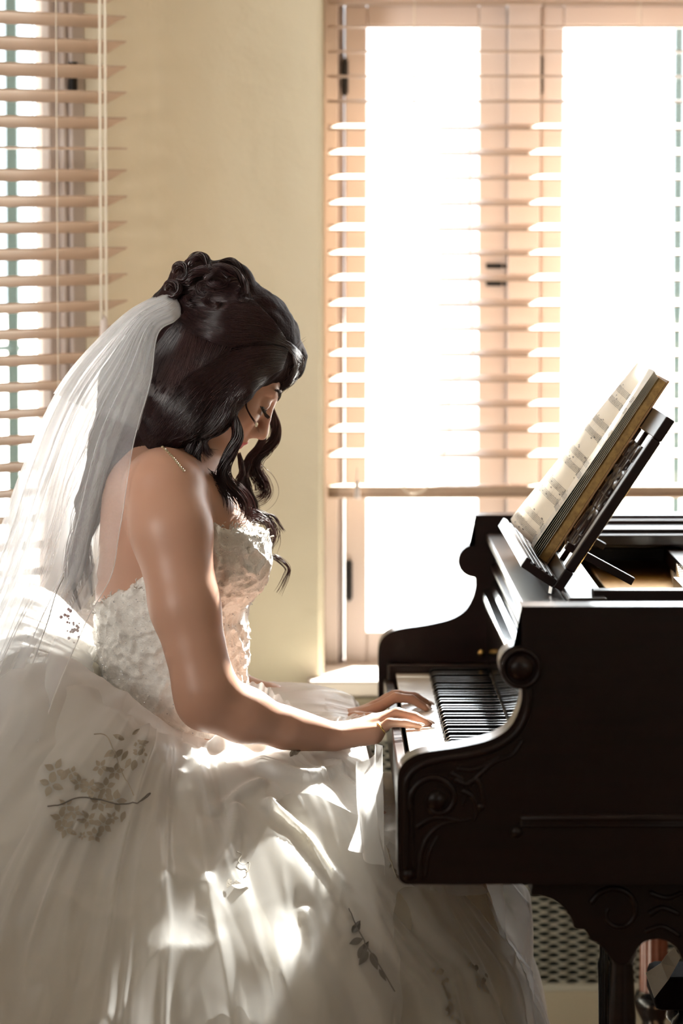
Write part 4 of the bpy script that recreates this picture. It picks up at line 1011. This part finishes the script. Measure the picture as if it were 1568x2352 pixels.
# ---------------------------------------------------------------- skirt
WC = U(425, 1660, YC); WX, WYc = WC[0], WC[1]
keys = {0: [(.085, .690), (.15, .690), (.22, .682), (.275, .665), (.30, .600), (.345, .560), (.375, .48), (.425, .33), (.49, .15), (.53, .0)],
 45: [(.09, .700), (.16, .712), (.24, .705), (.30, .685), (.36, .600), (.42, .52), (.47, .42), (.53, .30), (.58, .14), (.62, .0)],
 90: [(.10, .705), (.17, .718), (.26, .690), (.36, .620), (.44, .53), (.52, .43), (.58, .30), (.62, .18), (.66, .08), (.70, .0)],
 135: [(.10, .73), (.17, .77), (.27, .77), (.36, .70), (.44, .60), (.50, .48), (.55, .34), (.60, .2), (.63, .08), (.66, .0)],
 180: [(.095, .735), (.15, .785), (.24, .820), (.36, .80), (.46, .72), (.54, .58), (.60, .40), (.65, .24), (.70, .1), (.74, .0)],
 225: [(.10, .695), (.17, .725), (.27, .735), (.38, .68), (.48, .57), (.56, .46), (.62, .33), (.66, .2), (.70, .08), (.74, .0)],
 270: [(.105, .690), (.17, .678), (.26, .625), (.36, .545), (.45, .46), (.53, .37), (.59, .27), (.64, .17), (.68, .08), (.71, .0)],
 315: [(.09, .682), (.16, .674), (.24, .655), (.31, .610), (.38, .545), (.44, .48), (.50, .39), (.55, .27), (.60, .13), (.63, .0)]}
ka = sorted(keys); KA = np.array([keys[k] for k in ka])
def skirt_base(phi, s):
    """phi, s arrays -> X, Y, Z"""
    q = (np.degrees(phi) % 360)/45; i = q.astype(int) % 8; f = q-np.floor(q); f = f*f*(3-2*f); j = (i+1) % 8
    t = np.clip(s, 0, .9999)*9; a = t.astype(int); g = t-a
    def cr(k):
        c = lambda d: KA[k, np.clip(a+d, 0, 9)]
        p0, p1, p2, p3 = c(-1), c(0), c(1), c(2); gg = g[:, None]
        return .5*((2*p1)+(-p0+p2)*gg+(2*p0-5*p1+4*p2-p3)*gg**2+(-p0+3*p1-3*p2+p3)*gg**3)
    rz = cr(i)*(1-f)[:, None]+cr(j)*f[:, None]
    ell = np.where(s < .2, 1+0*s, 1)
    return np.stack([WX+rz[:, 0]*np.cos(phi), WYc+rz[:, 0]*np.sin(phi), rz[:, 1]], 1)
def tri(x): x = x/(2*PI); x = x-np.floor(x); return 1-2*np.abs(2*x-1)
def keep_clear(Pt, m=.0):          # stay in front of the key slip and below the keybed
    X, Y, Z = Pt.T; inside = (Y > 4.74-m) & (Y < 6.29+m)
    f = np.clip((X-.058)/.040, 0, 1); lim = np.where(f <= 0, 9., .712-(.712-(BOTZ-.022))*f**1.6)
    Pt[:, 2] = np.where(inside, np.minimum(Z, lim), Z)
    dw = (Pt-np.array(C0))@np.array(nL); push = np.clip(.045+.03*np.clip(1.0-Pt[:, 2], 0, 1)-dw, 0, None); push = np.where(push > 0, push*1.0, 0)
    Pt += push[:, None]*np.array(nL); return Pt
creases = []
def skirt_layer(nphi, ns, off, seed, foldA, nf, crump, s0=0.0, s1=1.0, hem=None, swag=0, p0=0, p1=2*PI):
    closed = (p1-p0) > 6.28
    phi = np.linspace(p0, p1, nphi, endpoint=not closed); phi = phi-.5*np.cos(phi); s = np.linspace(s0, s1, ns); PH, SS = np.meshgrid(phi, s, indexing='ij')
    if hem is not None: SS = s0+(SS-s0)*hem(PH)
    ph, ss = PH.ravel(), SS.ravel(); B = skirt_base(ph, ss); e = 1e-3
    dp = skirt_base(ph+e, ss)-B; ds = skirt_base(ph, np.minimum(ss+e, 1))-skirt_base(ph, ss-e); N_ = np.cross(dp, ds); N_ /= np.linalg.norm(N_, axis=1, keepdims=True)+1e-9
    N_[N_[:, 2] < -.2] *= -1; sg = np.sign((N_*np.stack([np.cos(ph), np.sin(ph), .6+0*ph], 1)).sum(1)); N_ *= sg[:, None]
    cc, sn_ = np.cos(ph), np.sin(ph); wv = fbm(np.stack([cc*1.3, sn_*1.3, ss*1.1], 1), 1.7, 2, seed)
    A = foldA*np.clip(ss*1.6, .15, 1)
    st1 = 1-np.abs(fbm(np.stack([cc*nf*.42+wv*.9, sn_*nf*.42, ss*1.5], 1), 1.5, 2, seed+2))*2.6
    st2 = 1-np.abs(fbm(np.stack([cc*nf*1.1+wv*1.2, sn_*nf*1.1, ss*2.2+wv], 1), 1.6, 2, seed+8))*2.6
    d = off+A*(np.clip(st1, -.5, 1)+.32*np.clip(st2, -.4, 1))
    c = 1-np.abs(fbm(B+seed, 3.8, 2, seed))*2.8
    d = d+crump*np.clip(c, -.3, 1)
    lapw = np.clip((N_[:, 2]-.35)/.4, 0, 1)*np.clip((cc+.25)/.5, 0, 1); d = d*(1-.72*lapw)-.004*lapw
    if swag: d = d+swag*np.abs(np.sin(ss*PI*2.2+.6*np.sin(ph*5+seed)))*(.5+.5*np.cos(ph*6+seed))
    d = d*np.clip((ss-s0)*5, 0, 1)
    for pl3, hh, ww in creases:
        m_ = np.where((B > pl3.min(0)-.05).all(1) & (B < pl3.max(0)+.05).all(1))[0]
        if len(m_):
            q = B[m_]; dist = np.min(np.linalg.norm(q[:, None]-pl3[None], axis=2), axis=1); d[m_] += hh*(np.exp(-(dist/ww)**2)*1.3-.45*np.exp(-(dist/(ww*2.6))**2))
    Pt = keep_clear(B+N_*d[:, None], off*.0); Pt[:, 2] = np.maximum(Pt[:, 2], .003)
    i = np.arange(nphi if closed else nphi-1)[:, None]; j = np.arange(ns-1)[None]; i2 = (i+1) % nphi
    F = np.stack([i*ns+j, i2*ns+j, i2*ns+j+1, i*ns+j+1], -1).reshape(-1, 4)
    return Pt, F
creases = []
_b, _f = skirt_layer(300, 100, .03, 1.0, .0, 7, .0); _bv = BVHTree.FromPolygons([tuple(v) for v in _b], [tuple(f) for f in _f.tolist()])
_cl = [([(618, 1848), (700, 1925), (790, 2035), (850, 2140), (905, 2230), (985, 2352)], .015, .010), ([(330, 1830), (400, 1880), (425, 1980), (470, 2040)], .011, .012),
 ([(385, 1870), (300, 1940), (245, 1990), (215, 2030), (165, 1985), (120, 1960), (60, 2040)], .017, .013), ([(215, 2030), (213, 2100), (226, 2200), (235, 2352)], .014, .012),
 ([(540, 1860), (530, 1950), (500, 2010), (470, 2110), (440, 2250), (420, 2352)], .014, .012), ([(700, 2100), (712, 2190), (690, 2260), (620, 2352)], .015, .010),
 ([(435, 1720), (470, 1800), (490, 1860)], .012, .010), ([(490, 1862), (560, 1818), (600, 1800)], .010, .009), ([(245, 2030), (290, 2110), (340, 2130)], .012, .012), 
 ([(800, 2100), (790, 2180), (760, 2230)], .009, .009), ([(1015, 2050), (1030, 2100), (1075, 2180), (1110, 2352)], .010, .010), ([(1080, 2040), (1130, 2140), (1180, 2352)], .010, .010),
 ([(950, 2060), (1000, 2200), (1020, 2352)], .010, .012), ([(500, 1712), (530, 1696), (565, 1700), (600, 1716)], .020, .013), ([(0, 1530), (60, 1500), (140, 1480), (190, 1455)], .014, .012),
 ([(0, 1640), (80, 1570), (170, 1540)], .014, .013), ([(230, 1560), (240, 1640), (180, 1700), (60, 1760)], .012, .012), ([(0, 1850), (110, 1850), (180, 1880)], .012, .014), ([(600, 1760), (690, 1790), (780, 1775)], .012, .012),
 ([(760, 1760), (800, 1830), (830, 1930)], .012, .010)]
for pl_, hh, ww in _cl:
    pts3 = [_bv.ray_cast(EYE, ray(p[0], p[1]))[0] for p in catmull(pl_, 12)]; pts3 = np.array([tuple(p) for p in pts3 if p is not None])
    if len(pts3): creases.append((pts3, hh, ww))
M['satin'] = thin('ivory_lining', (.86, .82, .72), 1.0, .45)
M['tulle'] = thin('white_tulle', (.95, .94, .92), .30, .5, .9, gloss=.06, rough=.35)
M['tulle2'] = thin('crumpled_organza', (.95, .94, .93), .40, .5, .95, gloss=.10, rough=.3)
skirt_under = mesh('skirt', *skirt_layer(360, 110, .0, 3.0, .028, 7, .015), M['satin'], person, True)
l1_, f1_ = skirt_layer(560, 180, .018, 11.0, .034, 8, .018, .03)
bvh_sk = BVHTree.FromPolygons([tuple(v) for v in l1_], [tuple(f) for f in f1_.tolist()])
t1 = mesh('tulle_layer', l1_, f1_, M['tulle'], skirt_under, True)
_l2 = skirt_layer(560, 150, .030, 23.0, .040, 6, .026, .02, .86, hem=lambda p: .80+.16*np.sin(p*4+1.0)+.06*np.sin(p*9)); t2 = mesh('tulle_layer', *_l2, M['tulle2'], skirt_under, True)
_l3 = skirt_layer(560, 110, .040, 31.0, .042, 5, .032, .02, .60, hem=lambda p: .72+.22*np.sin(p*3+2.2)+.08*np.sin(p*8)); t3 = mesh('tulle_layer', *_l3, M['tulle2'], skirt_under, True)
bvhs = [bvh_sk]+[BVHTree.FromPolygons([tuple(v) for v in a_], [tuple(f) for f in b_.tolist()]) for a_, b_ in (_l2, _l3)]
# organza ruffle standing behind the near forearm
V = []; nu, nv_ = 90, 14
top = catmull([(548, 1580), (575, 1568), (605, 1572), (632, 1592), (660, 1612), (690, 1632), (735, 1650), (790, 1645), (835, 1640), (862, 1660)], 10)
top = [top[int(k)] for k in np.linspace(0, len(top)-1, nu)]
for i in range(nu):
    for j in range(nv_+1):
        v = j/nv_; a = U(top[i][0], top[i][1]+3*math.sin(i*.9), 5.60+.012*math.sin(i*.55)*(1-v)); b = np.array([a[0]-.01, 5.56+.02*math.sin(i*.5+1), .690])
        V.append(a*(1-v)+b*v+np.array([0, .008*math.sin(i*.8+v*3), 0]))
ru = mesh('ruffle', V, np.array([(i*(nv_+1)+j, (i+1)*(nv_+1)+j, (i+1)*(nv_+1)+j+1, i*(nv_+1)+j+1) for i in range(nu-1) for j in range(nv_)]), M['tulle2'], skirt_under, True)
# organza corner blown up against the key slip
V = []; nu, nv_ = 40, 30
for i in range(nu+1):
    for j in range(nv_+1):
        u, v = i/nu, j/nv_
        a = U(908-80*u, 1694+50*u+10*math.sin(u*9), 5.42-.04*u); b = U(903-100*u, 2010-60*u, 5.24-.05*u)
        p_ = a*(1-v)+b*v; p_[1] += .012*math.sin(u*14+v*4)*v+.01*math.sin(v*9); p_[0] += -.012*math.sin(v*PI)*(1-u)+.006*math.sin(u*11+v*5); V.append(p_)
V = np.array(V); V[:, 0] = np.minimum(V[:, 0], .1)
M['organza'] = thin('folded_organza', (.95, .94, .93), .78, .5, .97, gloss=.12, rough=.25)
mesh('ruffle', V, np.array([(i*(nv_+1)+j, (i+1)*(nv_+1)+j, (i+1)*(nv_+1)+j+1, i*(nv_+1)+j+1) for i in range(nu) for j in range(nv_)]), M['organza'], skirt_under, True)
# ---------------------------------------------------------------- embroidery on the tulle
M['emb'] = mat('silver_grey_thread', (.32, .28, .22), .6, metal=0, bump=(500, .4, .001)); M['emb2'] = mat('dark_grey_thread', (.16, .145, .13), .6)
def on_sk(px, py, off=.0025):
    hs = [b_.ray_cast(EYE, ray(px, py)) for b_ in bvhs]; hs = [q for q in hs if q[0] is not None]; h = min(hs, key=lambda q: q[3]) if hs else (None,); return (None, None) if h[0] is None else (h[0]+h[1]*off*(1 if h[1].dot(ray(px, py)) < 0 else -1), h[1])
def leafpx(mb, x, y, L, ang, wd=.38, bend=.0, off=.003):
    n = 8; a = R(ang); pts = []
    for s_ in (1, -1):
        for k in (range(n+1) if s_ == 1 else range(n-1, 0, -1)):
            t = k/n; w_ = math.sin(PI*t**.8)*wd*L/2*s_; u_ = t*L; bx = bend*math.sin(PI*t)*L
            pts.append((x+u_*math.cos(a)-(w_+bx)*math.sin(a), y-u_*math.sin(a)-(w_+bx)*math.cos(a)))
    V = [on_sk(*p, off)[0] for p in pts]
    if any(v is None for v in V) or max((v-V[0]).length for v in V) > 2.0*L/1600: return
    c = sum(V, Vector())/len(V)+ (V[0]-V[n]).cross(Vector((0, 0, 1)))*0
    m = len(V); mb.add(V+[c], [(k, (k+1) % m, m) for k in range(m)])
def flower(mb, x, y, r, n=5, a0=0, petal=.62):
    for k in range(n): leafpx(mb, x+.15*r*math.cos(R(a0+k*360/n)), y-.15*r*math.sin(R(a0+k*360/n)), r, a0+k*360/n, petal)
def stem(mb, pts, r=.0009):
    V = [on_sk(p[0], p[1], .003)[0] for p in catmull(pts, 6)]; V = [v for v in V if v is not None]
    V = [v for k, v in enumerate(V) if k == 0 or (v-V[k-1]).length < .03]
    if len(V) > 2: mb.tube(V, r, 5, False)
def motif(fn, m='emb', nm='embroidery'):
    mb = MB(); fn(mb)
    if mb.v: mb.build(nm, M[m], t1)
def m1(mb):                        # big spray of leaves and flowers, left
    for x, y, L, a in ((262, 1726, 30, 215), (278, 1722, 30, 225), (292, 1726, 30, 235), (300, 1745, 28, 240), (310, 1748, 26, 250), (282, 1700, 26, 160), (300, 1690, 24, 30), (318, 1712, 22, 20)): leafpx(mb, x, y, L, a, .45)
    for k in range(16): leafpx(mb, 322+random.gauss(0, 9), 1725+random.gauss(0, 13), 11, random.random()*360, .6)
    stem(mb, [(215, 1690), (240, 1692), (258, 1722), (270, 1760), (290, 1800), (305, 1830)])
motif(m1)
def m2(mb):
    for x, y, r, n in ((128, 1772, 26, 4), (165, 1778, 15, 4), (118, 1805, 26, 4), (230, 1765, 18, 5), (262, 1775, 20, 5), (180, 1800, 18, 5), (205, 1812, 20, 5), (240, 1810, 22, 5), (262, 1842, 24, 5), (225, 1845, 22, 5), (150, 1852, 18, 4)): flower(mb, x, y, r, n, random.random()*90)
    leafpx(mb, 140, 1795, 34, 55, .4); leafpx(mb, 285, 1865, 28, 250, .5)
motif(m2)
def m3(mb):
    for x, y, r, n in ((140, 1882, 24, 5), (172, 1868, 16, 5), (152, 1905, 22, 5), (200, 1885, 20, 5), (235, 1895, 22, 5), (215, 1920, 16, 5), (188, 1922, 10, 5), (255, 1880, 14, 5)): flower(mb, x, y, r, n, random.random()*90)
motif(m3)
motif(lambda mb: (stem(mb, [(110, 1855), (135, 1850), (170, 1836), (215, 1836), (262, 1848), (305, 1846), (325, 1836), (342, 1824), (335, 1834), (318, 1842)], .0010)), 'emb2')
def m4(mb):
    stem(mb, [(540, 1958), (552, 1966), (545, 1980), (556, 1990), (572, 1985), (570, 2002), (562, 2008)], .0007); leafpx(mb, 532, 2036, 44, 8, .5); leafpx(mb, 530, 2020, 26, 250, .5)
motif(m4)
def m5(mb):
    for x, y, L, a, b in ((808, 2146, 36, 55, .5), (832, 2160, 34, 200, .5), (822, 2205, 46, 60, .45), (846, 2188, 40, 235, .45), (852, 2190, 44, 290, .4), (870, 2228, 34, 300, .3)): leafpx(mb, x, y, L, a, b)
    stem(mb, [(800, 2090), (815, 2130), (838, 2170), (858, 2200), (880, 2235), (905, 2280)])
motif(m5, 'emb2')
def m6(mb):
    for k in range(30): leafpx(mb, 1005+k*1.6+random.gauss(0, 5), 2225+k*4.6, 15, random.choice((60, 120, 240, 300)), .5)
    for k in range(22): leafpx(mb, 1085+k*1.4+random.gauss(0, 6), 2212+k*3.2, 13, random.choice((60, 120, 240, 300)), .5)
motif(m6)
def m7(mb): leafpx(mb, 664, 1742, 24, 50, .45); leafpx(mb, 671, 1737, 22, 30, .5)
motif(m7)
def m8(mb):
    stem(mb, [(884, 1945), (892, 1970), (900, 1998), (908, 2020)])
    for k in range(6): leafpx(mb, 886+k*4, 1950+k*12, 14, random.choice((300, 240)), .4)
motif(m8)
# ---------------------------------------------------------------- veil
M['veil'] = thin('sheer_veil', (.95, .96, .98), .24, .5, .75, gloss=.03, rough=.4, dens=True); M['veil2'] = thin('gathered_veil', (.93, .94, .97), .26, .5, .85, gloss=.03)
backS = np.array([(398, 668), (372, 676), (300, 716), (222, 790), (155, 870), (102, 965), (60, 1070), (15, 1200), (-35, 1330), (-90, 1480), (-150, 1640), (-200, 1800)], float)
nearE = np.array([(421, 718), (400, 738), (364, 765), (350, 867), (324, 961), (306, 1034), (288, 1128), (271, 1233), (258, 1320), (208, 1410), (150, 1540), (90, 1700)], float)
Wd = np.array([.012, .03, .075, .13, .155, .165, .175, .185, .19, .21, .24, .27]); YN = np.array([5.55, 5.51, 5.49, 5.46, 5.435, 5.425, 5.42, 5.42, 5.42, 5.40, 5.33, 5.24])
def veil_layer(nu, nv, seed, pl, amp, edge=nearE, shrink=0.0, u0=0.0, u1=1.0, vmax=1.0):
    V = []; vs = np.linspace(0, vmax, nv); kk = np.linspace(0, 1, 12)
    ip = lambda arr, v: np.stack([np.interp(v, kk, arr[:, i]) for i in range(arr.shape[1])], -1)
    dense = lambda arr: np.array([c for c in catmull([tuple(r) for r in arr], 12)])
    Bk = dense(backS); Ed = dense(edge); kd = np.linspace(0, 1, len(Bk)); f2 = lambda A_, v: (np.interp(v, kd, A_[:, 0]), np.interp(v, kd, A_[:, 1]))
    us = np.linspace(u0, u1, nu)
    wob = fbm(np.stack([us*6, us*0+seed, us*0], 1), 1, 2, seed)
    for a, u in enumerate(us):
        for v in vs:
            bx, by = f2(Bk, v); ex, ey = f2(Ed, v); sN = math.sin(PI*u)**.8; W_ = np.interp(v, kk, Wd)-shrink
            x = ex*(1-sN)+bx*sN; y = ey*(1-sN)+by*sN
            if u < .5: yN = np.interp(v, kk, YN); Y = yN+(YC-yN)*(1-math.cos(PI*u))
            else: Y = YC+W_*.95*(-math.cos(PI*u))
            p_ = U(x, y, Y); pr = amp*(.12+v**.8)
            th_ = pl*u*2*PI+wob[a]*5+.8*math.sin(v*3+seed)
            rad_ = np.array([-sN, -math.cos(PI*u), .15]); rad_ /= np.linalg.norm(rad_)
            p_ = p_+rad_*(pr*(math.sin(th_)+.5*math.sin(2.3*th_+seed))-shrink*.5); V.append(p_)
    V = np.array(V); i = np.arange(nu-1)[:, None]; j = np.arange(nv-1)[None]
    F = np.stack([i*nv+j, (i+1)*nv+j, (i+1)*nv+j+1, i*nv+j+1], -1).reshape(-1, 4)
    V += fbm(V, 9, 2, seed)[:, None]*.004
    # keep the veil outside the skirt's outer layers
    return V, F
vl1 = veil_layer(420, 130, 2.0, 7, .008)
veil = mesh('veil', *vl1, M['veil'], person, True)
edge2 = nearE.copy(); edge2[3:, 0] -= np.linspace(25, 110, 9); edge2[1:3, 0] -= (12, 22)
v2_ = mesh('veil_layer', *veil_layer(360, 120, 5.0, 6, .010, edge2, .012), M['veil'], veil, True)
# the gathered top where the veil is pinned under the bun
gt = veil_layer(260, 70, 9.0, 9, .006, nearE, -.003, 0, 1, .40); gto = mesh('veil_gather', *gt, M['veil'], veil, True)
def density(o, nu, nv, vmax, top, k):
    v = np.tile(np.linspace(0, vmax, nv), nu); u = np.repeat(np.linspace(0, 1, nu), nv); a = o.data.attributes.new('gathering', 'FLOAT', 'POINT')
    a.data.foreach_set('value', (top*np.exp(-v/k)*(1 if vmax == 1 else np.clip((vmax-v)/vmax, 0, 1)**.5)).astype(np.float32))
    return o
density(veil, 420, 130, 1.0, .75, .16); density(v2_, 360, 120, 1.0, .6, .14); density(gto, 260, 70, .40, .7, .13)
ed = Strands(); nv = 130; ed.add(vl1[0][:nv], .0007, .0007, 4); ed.build('veil_edge', M['tulle2'], veil)
hd = MB(); c = [U(x, y, 5.39) for x, y in ((147, 1325), (128, 1365), (112, 1420), (95, 1470), (75, 1525), (55, 1590), (22, 1645), (-2, 1682))]; hd.tube(catmull([tuple(q) for q in c], 6), .00055, 5); hd.build('veil_thread', M['emb2'], veil)
fl = MB()
for cx, cy in ((158, 1412), (84, 1662), (95, 1545), (170, 1440)):
    for k in range(14):
        q = U(cx+random.gauss(0, 8), cy+random.gauss(0, 9)+(k*2.0 if k > 8 else 0), 5.395+(0 if cy < 1600 else -.02)); fl.ball(q, random.uniform(.0012, .0026), 7, 4, (1, .4, 1))
fl.build('veil_embroidery', mat('dusty_rose_thread', (.42, .30, .30), .5), veil, True)
